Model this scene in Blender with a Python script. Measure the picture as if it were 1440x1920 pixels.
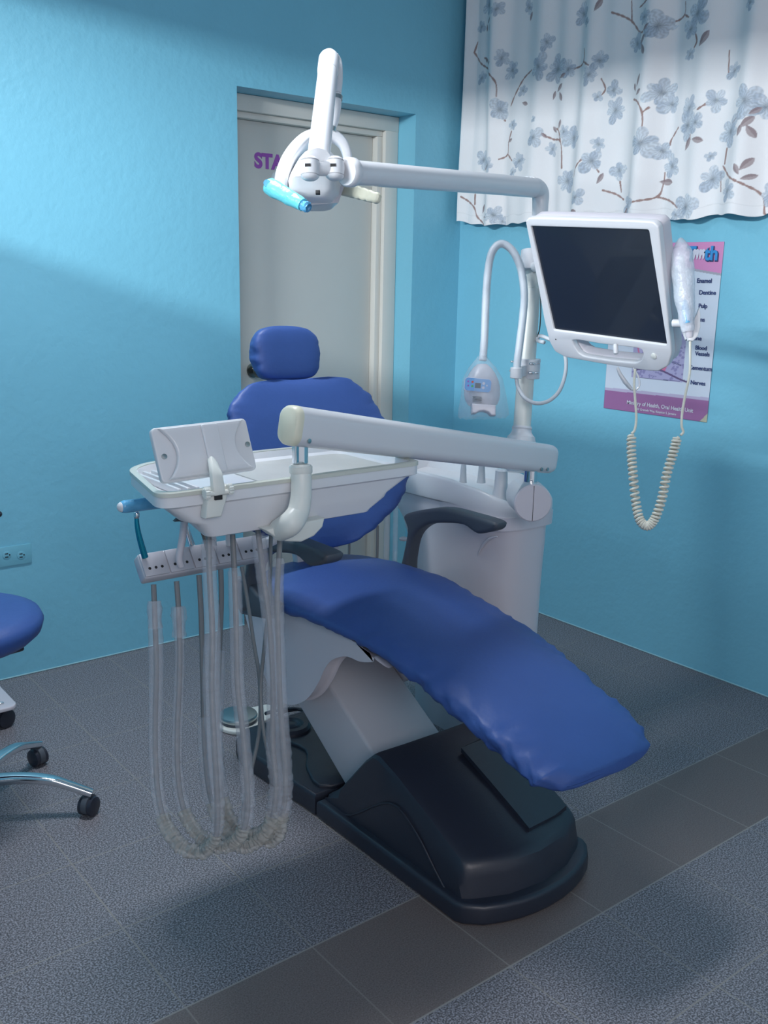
import bpy, bmesh, math, random
import numpy as np
from mathutils import Vector, Matrix, noise
random.seed(7)
D = bpy.data; S = bpy.context.scene; COL = S.collection
for o in list(D.objects): D.objects.remove(o)

# ------------------------------------------------------------------ camera
FPX = 1816.8
YAW, PIT, ROL = [math.radians(a) for a in (38.40972, 13.31295, 1.15655)]
CAM = Vector((-3.10032, -3.39460, 1.42))
_f = Vector((math.sin(YAW)*math.cos(PIT), math.cos(YAW)*math.cos(PIT), -math.sin(PIT)))
_r = Vector((math.cos(YAW), -math.sin(YAW), 0)); _u = _r.cross(_f)
RGT = math.cos(ROL)*_r + math.sin(ROL)*_u
UPV = -math.sin(ROL)*_r + math.cos(ROL)*_u
FWD = _f
cd = D.cameras.new('camera'); cam = D.objects.new('camera', cd); COL.objects.link(cam)
cd.sensor_fit = 'VERTICAL'; cd.sensor_height = 36; cd.lens = FPX/1920*36; cd.clip_start = .05
m3 = Matrix((RGT, UPV, -FWD)).transposed()
cam.matrix_world = Matrix.Translation(CAM) @ m3.to_4x4()
S.camera = cam

# ------------------------------------------------------------------ light
S.view_settings.view_transform = 'Standard'; S.view_settings.look = 'None'
S.view_settings.exposure = 0.1; S.view_settings.gamma = 1
w = D.worlds.new('world'); S.world = w; w.use_nodes = True
w.node_tree.nodes['Background'].inputs[0].default_value = (.74, .80, .92, 1)
w.node_tree.nodes['Background'].inputs[1].default_value = .62
def area(name, loc, target, sx, sy, power, col=(1, 1, 1), spread=180):
    l = D.lights.new(name, 'AREA'); l.shape = 'RECTANGLE'; l.size = sx; l.size_y = sy
    l.energy = power; l.color = col; l.spread = math.radians(spread)
    o = D.objects.new(name, l); COL.objects.link(o); o.location = loc
    o.rotation_euler = (Vector(target)-Vector(loc)).to_track_quat('-Z', 'Y').to_euler()
    return o
area('ceiling_lamp_light', (-2.0, -1.08, 2.66), (-2.0, -1.08, 0), .70, .20, 19, (.92, .95, 1), 140)
area('window_light', (-5.2, -1.9, 2.53), (-1.0, -1.9, 2.1), 1.6, .07, 150, (.93, .97, 1))
area('fill_light', (-3.6, -5.2, 2.3), (-1.2, -1.2, .8), 1.8, 1.2, 40, (1, .93, .95))  # added warm fill from behind the camera to brighten the near floor

# ------------------------------------------------------------------ helpers
def AT(x, y, dep):
    return CAM + dep*(FWD + (x-720)/FPX*RGT - (y-960)/FPX*UPV)
def P(x, y, ax, v):
    d = AT(x, y, 1)-CAM
    return CAM + d*((v-CAM[ax])/d[ax])

def mat(name, col, rough=.5, metal=0, alpha=1, bump=0, bscale=60, spec=.5, coat=0, nvar=0, nscale=5, trans=0):
    m = D.materials.new(name); m.use_nodes = True; nt = m.node_tree; b = nt.nodes['Principled BSDF']
    b.inputs['Base Color'].default_value = (*col, 1); b.inputs['Roughness'].default_value = rough
    b.inputs['Metallic'].default_value = metal; b.inputs['Alpha'].default_value = alpha
    b.inputs['Specular IOR Level'].default_value = spec; b.inputs['Coat Weight'].default_value = coat
    b.inputs['Transmission Weight'].default_value = trans
    tc = nt.nodes.new('ShaderNodeTexCoord')
    if bump:
        n = nt.nodes.new('ShaderNodeTexNoise'); n.inputs['Scale'].default_value = bscale; n.inputs['Detail'].default_value = 4
        nt.links.new(tc.outputs['Object'], n.inputs['Vector'])
        bp = nt.nodes.new('ShaderNodeBump'); bp.inputs['Strength'].default_value = bump; bp.inputs['Distance'].default_value = .01
        nt.links.new(n.outputs['Fac'], bp.inputs['Height']); nt.links.new(bp.outputs['Normal'], b.inputs['Normal'])
    if nvar:
        n = nt.nodes.new('ShaderNodeTexNoise'); n.inputs['Scale'].default_value = nscale; n.inputs['Detail'].default_value = 5
        nt.links.new(tc.outputs['Object'], n.inputs['Vector'])
        mx = nt.nodes.new('ShaderNodeMix'); mx.data_type = 'RGBA'
        mx.inputs['A'].default_value = (*[c*(1-nvar) for c in col], 1); mx.inputs['B'].default_value = (*[min(1, c*(1+nvar)) for c in col], 1)
        nt.links.new(n.outputs['Fac'], mx.inputs['Factor']); nt.links.new(mx.outputs['Result'], b.inputs['Base Color'])
    return m
M = dict(
 wall=mat('blue_wall_paint', (.195, .52, .67), .42, bump=.22, bscale=35, nvar=.05, nscale=3),
 ceil=mat('ceiling_paint', (.6, .66, .7), .8, nvar=.03),
 door=mat('door_paint', (.58, .59, .56), .5, bump=.05, bscale=20, nvar=.03),
 frame=mat('frame_paint', (.66, .65, .60), .45, bump=.05, nvar=.03),
 purple=mat('purple_vinyl', (.32, .08, .42), .5, nvar=.02),
 white=mat('white_plastic', (.67, .68, .71), .28, nvar=.015, coat=.15),
 pink=mat('pale_pinkish_plastic', (.60, .58, .63), .3, nvar=.015),
 warm=mat('ivory_plastic', (.70, .72, .68), .35, nvar=.03),
 cream=mat('yellowed_plastic', (.66, .65, .52), .4, nvar=.06, nscale=30),
 greyw=mat('grey_white_plastic', (.52, .52, .56), .35, nvar=.02),
 blue=mat('blue_leatherette', (.034, .084, .285), .50, bump=.08, bscale=90, nvar=.12, nscale=6),
 black=mat('black_plastic', (.020, .024, .038), .36, bump=.03, bscale=200, nvar=.05),
 dgrey=mat('dark_grey_rubber', (.062, .075, .095), .5, nvar=.08, nscale=20),
 hole=mat('dark_recess', (.012, .012, .014), .6, nvar=.02),
 chrome=mat('chrome', (.75, .78, .8), .12, 1, nvar=.02),
 steel=mat('brushed_steel', (.42, .46, .46), .32, 1, nvar=.05),
 bronze=mat('dark_nickel', (.25, .25, .23), .25, 1, nvar=.05),
 screen=mat('screen_glass', (.012, .018, .030), .34, nvar=.1, coat=.3),
 sleeve=mat('frosted_plastic_film', (.66, .68, .74), .22, alpha=.27, nvar=.1, nscale=40, bump=.5, bscale=45),
 film=mat('clear_plastic_film', (.72, .82, .92), .15, alpha=.22, nvar=.1, nscale=40, bump=.8, bscale=40),
 yfilm=mat('yellowed_crumpled_film', (.64, .63, .58), .35, alpha=.42, nvar=.18, nscale=60, bump=.8, bscale=70),
 teal=mat('turquoise_sleeve_film', (.16, .66, .74), .3, alpha=.92, nvar=.12, nscale=30, bump=.3),
 bluefilm=mat('blue_plastic_film', (.12, .42, .70), .25, alpha=.95, nvar=.3, nscale=25, bump=.3),
 tealmetal=mat('teal_anodised_metal', (.02, .30, .42), .25, .8, nvar=.1),
 tube=mat('grey_rubber_hose', (.20, .21, .22), .5, nvar=.05),
 ptube=mat('pale_hose', (.55, .58, .62), .45, nvar=.05),
 coil=mat('ivory_cord', (.66, .65, .56), .45, nvar=.03),
 rimm=mat('translucent_rim', (.56, .58, .52), .25, nvar=.03),
 traym=mat('tray_mat', (.50, .50, .48), .35, nvar=.12, nscale=12),
 panelblue=mat('blue_control_label', (.08, .30, .62), .35, nvar=.05),
 red=mat('red_button', (.5, .06, .05), .4, nvar=.02), green=mat('green_button', (.05, .35, .1), .4, nvar=.02),
 outlet=mat('painted_outlet', (.17, .47, .60), .4, nvar=.03),
 caulk=mat('pale_caulk', (.30, .55, .62), .7, nvar=.15, nscale=15),
 navy=mat('navy_ink', (.03, .05, .16), .5, nvar=.02), inkblue=mat('light_blue_ink', (.03, .26, .60), .5, nvar=.02),
 inkwhite=mat('white_ink', (.62, .62, .72), .5, nvar=.02),
 silver=mat('silver_holder_plastic', (.50, .50, .55), .35, .1, nvar=.04),
)

def col_mat(name, rough=.7, bump=.1, bscale=300):
    m = mat(name, (.8, .8, .8), rough, bump=bump, bscale=bscale); nt = m.node_tree
    a = nt.nodes.new('ShaderNodeAttribute'); a.attribute_name = 'Col'
    nt.links.new(a.outputs['Color'], nt.nodes['Principled BSDF'].inputs['Base Color'])
    return m

def tag(o, label=None, cat=None, group=None, kind=None):
    if label: o['label'] = label
    if cat: o['category'] = cat
    if group: o['group'] = group
    if kind: o['kind'] = kind
    return o
def thing(name, loc, label, cat, group=None, kind=None):
    o = D.objects.new(name, None); COL.objects.link(o); o.location = loc; o.empty_display_size = .05
    return tag(o, label, cat, group, kind)
def worg(o):
    v = Vector((0, 0, 0))
    while o: v = v+o.location; o = o.parent
    return v
def link(name, me, m, parent=None, smooth=True, ang=35, origin=None):
    """me has world coordinates"""
    if isinstance(m, str): m = M[m]
    me.materials.clear(); me.materials.append(m)
    o = D.objects.new(name, me); COL.objects.link(o)
    if parent:
        o.parent = parent; me.transform(Matrix.Translation(-worg(parent)))
    else:
        if origin is None:
            co = np.empty(len(me.vertices)*3); me.vertices.foreach_get('co', co); co = co.reshape(-1, 3)
            c = (co.min(0)+co.max(0))/2; origin = Vector((c[0], c[1], co[:, 2].min()))
        me.transform(Matrix.Translation(-origin)); o.location = origin
    if smooth:
        me.polygons.foreach_set('use_smooth', [True]*len(me.polygons))
        me.set_sharp_from_angle(angle=math.radians(ang))
    me.name = name
    return o
def mesh(vs, fs):
    me = D.meshes.new('m'); me.from_pydata([tuple(v) for v in vs], [], fs); me.update()
    bm = bmesh.new(); bm.from_mesh(me); bmesh.ops.recalc_face_normals(bm, faces=bm.faces); bm.to_mesh(me); bm.free()
    return me
def join(*mes):
    bm = bmesh.new()
    for me in mes: bm.from_mesh(me)
    out = D.meshes.new('m'); bm.to_mesh(out); bm.free()
    return out
def spline(pts, n=8, closed=False):
    """Catmull-Rom; pts may be any-dimension tuples"""
    pts = [np.array(p, float) for p in pts]; N = len(pts); out = []
    rng = range(N) if closed else range(N-1)
    for i in rng:
        if closed: p0, p1, p2, p3 = pts[i-1], pts[i], pts[(i+1) % N], pts[(i+2) % N]
        else: p0, p1, p2, p3 = pts[max(i-1, 0)], pts[i], pts[i+1], pts[min(i+2, N-1)]
        for k in range(n):
            t = k/n
            out.append(.5*((2*p1)+(-p0+p2)*t+(2*p0-5*p1+4*p2-p3)*t*t+(-p0+3*p1-3*p2+p3)*t**3))
    if not closed: out.append(pts[-1])
    return out
def tube(pts, r, n=12, cap=True, flat=None, side=None, rn=None):
    """pts 3d list, r scalar/list; flat=(a,b) section scale with side vector"""
    pts = [Vector(p[:3]) for p in pts]; N = len(pts)
    rs = [r]*N if np.isscalar(r) else list(np.interp(np.linspace(0, 1, N), np.linspace(0, 1, len(r)), r))
    vs = []; fs = []
    t = (pts[1]-pts[0]).normalized()
    a = Vector(side) if side is not None else (Vector((0, 0, 1)) if abs(t.z) < .9 else Vector((1, 0, 0)))
    a = (a-a.dot(t)*t).normalized()
    for i in range(N):
        t = (pts[min(i+1, N-1)]-pts[max(i-1, 0)]).normalized()
        if side is not None: a = Vector(side)
        a = (a-a.dot(t)*t).normalized(); b = t.cross(a)
        fa, fb = flat if flat else (1, 1)
        for k in range(n):
            q = 2*math.pi*k/n; rr = rs[i]*(rn(i, k) if rn else 1)
            ca, sa = math.cos(q), math.sin(q)
            if flat and len(flat) and fa+fb != 2:
                e = .55; ca = math.copysign(abs(ca)**e, ca); sa = math.copysign(abs(sa)**e, sa)
            vs.append(pts[i]+a*ca*rr*fa+b*sa*rr*fb)
    for i in range(N-1):
        for k in range(n):
            fs.append((i*n+k, i*n+(k+1) % n, (i+1)*n+(k+1) % n, (i+1)*n+k))
    if cap:
        fs.append(tuple(range(n))); fs.append(tuple((N-1)*n+k for k in range(n)))
    return mesh(vs, fs)
def capsule(p, q, r, n=16, k=5, r2=None):
    p = Vector(p); q = Vector(q); d = (q-p).normalized(); r2 = r if r2 is None else r2
    pts = []; rs = []
    for i in range(k+1):
        a = math.pi/2*i/k; pts.append(p-d*r*math.cos(a)); rs.append(max(r*math.sin(a), 1e-4))
    for i in range(k+1):
        a = math.pi/2*(1-i/k); pts.append(q+d*r2*math.cos(a)); rs.append(max(r2*math.sin(a), 1e-4))
    me = []
    vs = []; fs = []
    a = Vector((0, 0, 1)) if abs(d.z) < .9 else Vector((1, 0, 0)); a = (a-a.dot(d)*d).normalized(); b = d.cross(a)
    for c, rr in zip(pts, rs):
        for j in range(n):
            t = 2*math.pi*j/n; vs.append(c+rr*(a*math.cos(t)+b*math.sin(t)))
    N = len(pts)
    for i in range(N-1):
        for j in range(n): fs.append((i*n+j, i*n+(j+1) % n, (i+1)*n+(j+1) % n, (i+1)*n+j))
    fs.append(tuple(range(n))); fs.append(tuple((N-1)*n+j for j in range(n)))
    return mesh(vs, fs)
def cyl(p, q, r, r2=None, n=28, bev=.002):
    p = Vector(p); q = Vector(q); r2 = r if r2 is None else r2; d = (q-p).normalized(); L = (q-p).length; bev = min(bev, L/3, r/2)
    prof = [(0, r-bev), (bev, r), (L-bev, r2), (L, r2-bev)]
    return revolve(prof, p, d, n)
def revolve(prof, o, axis, n=32, sx=1, sy=1):
    """prof list of (along, radius)"""
    o = Vector(o); d = Vector(axis).normalized()
    a = Vector((1, 0, 0)) if abs(d.x) < .9 else Vector((0, 1, 0)); a = (a-a.dot(d)*d).normalized(); b = d.cross(a)
    vs = []; fs = []
    for h, r in prof:
        for j in range(n):
            t = 2*math.pi*j/n; vs.append(o+d*h+max(r, 1e-4)*(a*math.cos(t)*sx+b*math.sin(t)*sy))
    for i in range(len(prof)-1):
        for j in range(n): fs.append((i*n+j, i*n+(j+1) % n, (i+1)*n+(j+1) % n, (i+1)*n+j))
    fs.append(tuple(range(n))); fs.append(tuple((len(prof)-1)*n+j for j in range(n)))
    return mesh(vs, fs)
def box(x0, x1, y0, y1, z0, z1, bev=0, seg=2):
    bm = bmesh.new(); bmesh.ops.create_cube(bm, size=1)
    for v in bm.verts: v.co = Vector(((x0+x1)/2+v.co.x*(x1-x0), (y0+y1)/2+v.co.y*(y1-y0), (z0+z1)/2+v.co.z*(z1-z0)))
    if bev: bmesh.ops.bevel(bm, geom=list(bm.edges), offset=bev, segments=seg, profile=.5, affect='EDGES')
    bmesh.ops.recalc_face_normals(bm, faces=bm.faces)
    me = D.meshes.new('m'); bm.to_mesh(me); bm.free(); return me
def obox(c, U, V, W, su, sv, sw, bev=0, seg=2):
    me = box(-su/2, su/2, -sv/2, sv/2, -sw/2, sw/2, bev, seg)
    U, V, W = [Vector(a).normalized() for a in (U, V, W)]
    me.transform(Matrix.Translation(Vector(c)) @ Matrix((U, V, W)).transposed().to_4x4()); return me
def prism(outlines, o, U, V, depth, bev=0, seg=2):
    """filled 2D outlines (with holes), extruded along U x V from 0 to depth"""
    cu = D.curves.new('c', 'CURVE'); cu.dimensions = '2D'; cu.fill_mode = 'BOTH'
    for ol in outlines:
        s = cu.splines.new('POLY'); s.points.add(len(ol)-1); s.use_cyclic_u = True
        for pt, q in zip(s.points, ol): pt.co = (q[0], q[1], 0, 1)
    cu.extrude = max(depth/2-bev, 1e-5); cu.bevel_depth = bev; cu.bevel_resolution = seg; cu.offset = -bev
    ob = D.objects.new('tmp', cu); COL.objects.link(ob)
    dg = bpy.context.evaluated_depsgraph_get()
    me = D.meshes.new_from_object(ob.evaluated_get(dg)); D.objects.remove(ob)
    bm = bmesh.new(); bm.from_mesh(me); bmesh.ops.remove_doubles(bm, verts=bm.verts, dist=1e-6)
    bmesh.ops.recalc_face_normals(bm, faces=bm.faces); bm.to_mesh(me); bm.free()
    U = Vector(U).normalized(); V = Vector(V).normalized(); N = U.cross(V)
    me.transform(Matrix.Translation(Vector(o)+N*depth/2) @ Matrix((U, V, N)).transposed().to_4x4()); return me
def rrect(x0, x1, y0, y1, r, n=6):
    out = []
    for cx, cy, a0 in ((x1-r, y1-r, 0), (x0+r, y1-r, 90), (x0+r, y0+r, 180), (x1-r, y0+r, 270)):
        for k in range(n+1):
            a = math.radians(a0+90*k/n); out.append((cx+r*math.cos(a), cy+r*math.sin(a)))
    return out
def loft(rings, cap=True):
    n = len(rings[0]); vs = [v for r in rings for v in r]; fs = []
    for i in range(len(rings)-1):
        for k in range(n): fs.append((i*n+k, i*n+(k+1) % n, (i+1)*n+(k+1) % n, (i+1)*n+k))
    if cap: fs.append(tuple(range(n))); fs.append(tuple((len(rings)-1)*n+k for k in range(n)))
    return mesh(vs, fs)
def text(s, size, o, U, V, depth=.0006, off=0, align='LEFT', shear=0):
    cu = D.curves.new('t', 'FONT'); cu.body = s; cu.size = size; cu.extrude = depth/2; cu.offset = off; cu.align_x = align; cu.shear = shear
    ob = D.objects.new('tmp', cu); COL.objects.link(ob)
    dg = bpy.context.evaluated_depsgraph_get(); me = D.meshes.new_from_object(ob.evaluated_get(dg)); D.objects.remove(ob)
    U = Vector(U).normalized(); V = Vector(V).normalized(); N = U.cross(V)
    me.transform(Matrix.Translation(Vector(o)+N*depth/2) @ Matrix((U, V, N)).transposed().to_4x4()); return me
def nz(v, s): return noise.noise(Vector(v)*s)

# ------------------------------------------------------------------ setting
def struct(name, me, m, **k): o = link(name, me, m, **k); o['kind'] = 'structure'; return o
# floor material
fm = D.materials.new('granular_floor_tile'); fm.use_nodes = True; nt = fm.node_tree; N = nt.nodes; Lk = nt.links
bs = N['Principled BSDF']; bs.inputs['Roughness'].default_value = .42
geo = N.new('ShaderNodeNewGeometry'); sep = N.new('ShaderNodeSeparateXYZ'); Lk.new(geo.outputs['Position'], sep.inputs[0])
def math_(op, a, b=None, c=None):
    n = N.new('ShaderNodeMath'); n.operation = op
    for i, v in enumerate((a, b, c)):
        if v is None: continue
        if isinstance(v, (int, float)): n.inputs[i].default_value = v
        else: Lk.new(v, n.inputs[i])
    return n.outputs[0]
X0, Y0, TS = -2.061, -1.861, .305
def grout(coord, o):
    f = math_('FRACT', math_('DIVIDE', math_('SUBTRACT', coord, o), TS))
    d = math_('MINIMUM', f, math_('SUBTRACT', 1, f))
    return math_('LESS_THAN', d, .006)
gx = grout(sep.outputs[0], X0); gy = grout(sep.outputs[1], Y0)
g = math_('MAXIMUM', gx, gy)
band = math_('MULTIPLY', math_('GREATER_THAN', sep.outputs[1], -2.166), math_('LESS_THAN', sep.outputs[1], Y0))
bandedge = math_('LESS_THAN', math_('MINIMUM', math_('ABSOLUTE', math_('SUBTRACT', sep.outputs[1], -2.166)), math_('ABSOLUTE', math_('SUBTRACT', sep.outputs[1], Y0))), .0022)
n1 = N.new('ShaderNodeTexNoise'); n1.inputs['Scale'].default_value = 250; n1.inputs['Detail'].default_value = 3; Lk.new(geo.outputs['Position'], n1.inputs['Vector'])
r1 = N.new('ShaderNodeValToRGB'); Lk.new(n1.outputs['Fac'], r1.inputs[0])
r1.color_ramp.elements[0].position = .42; r1.color_ramp.elements[0].color = (.076, .072, .080, 1)
r1.color_ramp.elements[1].position = .62; r1.color_ramp.elements[1].color = (.335, .325, .36, 1)
n2 = N.new('ShaderNodeTexNoise'); n2.inputs['Scale'].default_value = 300; n2.inputs['Detail'].default_value = 2; Lk.new(geo.outputs['Position'], n2.inputs['Vector'])
r2 = N.new('ShaderNodeValToRGB'); Lk.new(n2.outputs['Fac'], r2.inputs[0])
r2.color_ramp.elements[0].position = .3; r2.color_ramp.elements[0].color = (.115, .094, .090, 1)
r2.color_ramp.elements[1].position = .7; r2.color_ramp.elements[1].color = (.21, .175, .168, 1)
def mixc(f, a, b):
    n = N.new('ShaderNodeMix'); n.data_type = 'RGBA'
    if isinstance(f, float): n.inputs['Factor'].default_value = f
    else: Lk.new(f, n.inputs['Factor'])
    for nm, v in (('A', a), ('B', b)):
        if isinstance(v, tuple): n.inputs[nm].default_value = v
        else: Lk.new(v, n.inputs[nm])
    return n.outputs['Result']
c = mixc(band, r1.outputs[0], r2.outputs[0])
n3 = N.new('ShaderNodeTexNoise'); n3.inputs['Scale'].default_value = 1.7; n3.inputs['Detail'].default_value = 4; Lk.new(geo.outputs['Position'], n3.inputs['Vector'])
gb = math_('MULTIPLY', g, math_('MULTIPLY', n3.outputs['Fac'], 1.5))
c = mixc(gb, c, (.27, .25, .225, 1)); gb2 = math_('MULTIPLY', bandedge, .55); c = mixc(gb2, c, (.34, .32, .30, 1))
Lk.new(c, bs.inputs['Base Color'])
bp = N.new('ShaderNodeBump'); bp.inputs['Strength'].default_value = .15; bp.inputs['Distance'].default_value = .002
Lk.new(n1.outputs['Fac'], bp.inputs['Height']); Lk.new(bp.outputs['Normal'], bs.inputs['Normal'])
struct('floor', box(-5.5, .15, -5.5, .5, -.05, 0), fm, smooth=False)
struct('ceiling', box(-5.5, .15, -5.5, .5, 2.72, 2.8), 'ceil', smooth=False)
# left (door) wall: y=0, with recessed opening
ox0, ox1, oz = -1.149, -.278, 2.122
wl = join(box(-5.5, ox0, 0, .25, 0, 2.72), box(ox1, .15, 0, .25, 0, 2.72), box(ox0, ox1, 0, .25, oz, 2.72))
struct('wall_left', wl, 'wall', smooth=False)
struct('wall_right', box(0, .15, -5.5, 0, 0, 2.72), 'wall', smooth=False)
struct('baseboard_left', join(box(-5.5, ox0, -.005, 0, 0, .006, .002, 1), box(ox1, 0, -.005, 0, 0, .006, .002, 1)), 'caulk')
struct('baseboard_right', box(-.005, 0, -5.5, -.005, 0, .006, .002, 1), 'caulk')
# unseen partition with a high opening, added to shadow the door wall
struct('shadow_partition', join(box(-3.72, -3.66, -3.0, -.02, 0, 2.04, .004), box(-3.72, -3.66, -3.0, -.02, 2.42, 2.715, .004)), 'wall', smooth=False)
# door
dr = thing('door_1', (-.71, .15, 0), 'white painted door in a recessed opening of the blue wall', 'door', kind='structure')
fy = .125
fr = join(box(ox0, ox0+.035, fy-.03, fy+.05, 0, oz-.001, .003), box(ox1-.072, ox1-.001, fy-.01, fy+.05, 0, oz-.001, .003),
          box(ox0, ox1-.001, fy-.012, fy+.05, oz-.062, oz-.001, .003))
link('door_frame', fr, 'frame', dr)
link('door_stop', join(box(ox1-.10, ox1-.0725, fy+.011, fy+.06, 0, oz-.0855, .002), box(ox0+.035, ox1-.0725, fy+.01, fy+.06, oz-.085, oz-.0625, .002)), 'frame', dr)
link('door_panel', box(ox0+.036, ox1-.101, fy+.045, fy+.085, .005, oz-.086, .002), 'door', dr)
kn = P(474, 694, 1, fy+.045)
k1 = link('door_knob', revolve([(0, .030), (.006, .031), (.010, .012), (.03, .011), (.036, .022), (.05, .029), (.064, .026), (.070, .012)], Vector((kn.x, fy+.045, kn.z)), (0, -1, 0)), 'bronze', dr)
sp_ = P(477, 313, 1, fy+.045)
sg = link('staff_sign', text('STAFF', .078, (sp_.x, fy+.0445, sp_.z), (1, 0, 0), (0, 0, 1), .0015, off=.0035), 'purple', origin=Vector((sp_.x+.1, fy+.0445, sp_.z)))
tag(sg, 'purple letters STAFF stuck on the white door behind the lamp', 'sign')

# ------------------------------------------------------------------ curtain
def crop8(x, y): q = P(860+x/2.483, y/2.483, 0, -.07); return q.y, q.z
def build_curtain():
    ny, nz_ = 820, 440
    ytop0, ytop1 = -.055, -1.78
    hem = [(862, 415), (905, 423), (985, 418), (1100, 416), (1200, 412), (1245, 410), (1290, 413), (1345, 401), (1400, 405), (1418, 404), (1440, 396)]
    hy = [P(x, y, 0, -.06) for x, y in hem]
    ys = [p.y for p in hy]; zs = [p.z for p in hy]
    o = np.argsort(ys); ys = np.array(ys)[o]; zs = np.array(zs)[o]
    yy = np.linspace(ytop0, ytop1, ny); vv = np.linspace(0, 1, nz_)
    Yg, Vg = np.meshgrid(yy, vv)
    zb = np.interp(yy, ys, zs); zb = np.where(yy < ys[0], zs[0]+.01*np.sin((yy-ys[0])*30), zb)+.003*np.sin(yy*60)
    Zg = zb[None, :]*(1-Vg)+2.66*Vg
    s = -Yg
    fold = .022*np.sin(s*2*np.pi/.24+1.2*np.sin(s*5)+.5)+.009*np.sin(s*2*np.pi/.125+1.6*np.sin(s*3.1))+.003*np.sin(s*61)
    fold += .012*np.sin(s*2*np.pi/.33+Vg*3)
    amp = .75+.35*(1-Vg)
    Xg = -.06-fold*amp*np.clip((s-.03)/.08, 0.25, 1)
    Yd = Yg+.006*np.sin(Vg*5+s*20)*(1-Vg)
    col = np.empty((nz_, ny, 3)); col[:] = (.84, .84, .85)
    rng = np.random.RandomState(3)
    def region(cy, cz, r):
        return (np.abs(Yg-cy) < r) & (np.abs(Zg-cz) < r)
    def stroke(pts, wd, c):
        q = np.array([crop8(*p) for p in pts])
        q = np.array([list(a) for a in spline([tuple(a) for a in q], 8)])
        for a, b in zip(q[:-1], q[1:]):
            mx = (a+b)/2; L = np.linalg.norm(b-a); mk = region(mx[0], mx[1], L/2+wd*2)
            py = Yg[mk]; pz = Zg[mk]; d = b-a; t = np.clip(((py-a[0])*d[0]+(pz-a[1])*d[1])/(L*L+1e-12), 0, 1)
            dist = np.hypot(py-a[0]-t*d[0], pz-a[1]-t*d[1])
            al = np.clip((wd*(1+.35*math.sin(mx[0]*300))-dist)/.0012+.5, 0, 1)[:, None]
            col[mk] = col[mk]*(1-al)+np.array(c)*al
    K = 1/2.483/519
    def flower(cx, cy, r):
        y0, z0 = crop8(cx, cy); R = r*K*1.05
        for lay in range(2):
            ph = rng.uniform(0, 6.28); npet = rng.choice([4, 5, 5, 6])
            mk = region(y0, z0, R*1.1); dy = Yg[mk]-y0; dz = Zg[mk]-z0
            rr = np.hypot(dy, dz); th = np.arctan2(dz, dy)+ph
            k = np.floor(th*npet/(2*np.pi)); loc = np.abs(np.sin(th*npet/2))
            pr = R*(1-.3*lay)*(.45+.55*loc**.6)*(1+.18*np.sin(k*2.4+ph))
            al = np.clip((pr-rr)/.0016+.5, 0, 1)*(.82+.1*np.sin(k*5+ph))
            sh = .5+.5*np.sin(k*2.1+ph*3)
            tt = rr/R
            base = np.array((.40, .47, .56))*(1-sh[:, None])+np.array((.58, .64, .70))*sh[:, None]
            streak = 1+.16*np.sin(th*npet*3.5+np.sin(rr*400)*1.2)-.10*(loc<.25)
            base = base*streak[:, None]
            base = base*(1-np.exp(-(tt/.22)**2)[:, None]*.45)
            col[mk] = col[mk]*(1-al[:, None])+base*al[:, None]
    def leaf(cx, cy, L, ang):
        y0, z0 = crop8(cx, cy); R = L*K*.62
        mk = region(y0, z0, R*1.3); dy = -(Yg[mk]-y0); dz = Zg[mk]-z0
        c_, s_ = math.cos(ang), math.sin(ang); a = dy*c_+dz*s_; b = -dy*s_+dz*c_
        wd = R*.42*np.clip(1-(a/R)**2, 0, 1)*(1+.3*a/R)
        al = np.clip((wd-np.abs(b))/.0012+.5, 0, 1)*(np.abs(a) < R)*.9
        base = np.where((b > 0)[:, None], np.array((.26, .19, .20)), np.array((.38, .31, .32)))
        col[mk] = col[mk]*(1-al[:, None])+base*al[:, None]
    br = (.36, .24, .22)
    for pts in [[(50,240),(80,290),(140,330),(180,380),(182,450)],[(140,330),(120,280),(100,265)],[(230,490),(250,440),(290,360),(330,325)],[(180,740),(215,715),(220,660),(235,610)],[(215,715),(240,745)],[(510,320),(575,285),(575,225)],[(575,285),(610,305)],[(705,55),(750,70),(790,95),(830,145),(860,150)],[(790,95),(790,0)],[(960,100),(1030,60),(1035,0)],[(1030,60),(1060,75)],[(805,460),(850,480),(875,530),(875,610)],[(875,530),(895,505)],[(950,670),(960,640),(1000,590)],[(1120,510),(1160,480)],[(835,945),(905,915),(925,850),(930,800)],[(905,915),(960,935),(1000,965)],[(380,625),(420,645),(465,660),(468,780)],[(465,660),(455,610),(440,595)],[(545,820),(560,780),(590,740)],[(655,885),(700,900),(735,925)],[(720,830),(725,890)],[(1215,770),(1260,820),(1330,860),(1380,910),(1385,990)],[(1225,760),(1235,690)],[(10,915),(55,960),(70,1010),(100,1045)],[(60,905),(60,950)],[(62,190),(50,240)],[(1265,570),(1305,545)],[(1380,910),(1395,890)],[(1205,800),(1208,890)],[(1100,150),(1112,190),(1095,220)],[(655,365),(672,410),(655,440)],[(180,500),(205,560)],[(1240,230),(1235,360)],[(1075,600),(1078,650)],[(610,750),(640,800)],[(940,-60),(900,-10),(830,30)],[(1440,1060),(1385,990)]]:
        stroke(pts, .0030, br)
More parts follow.
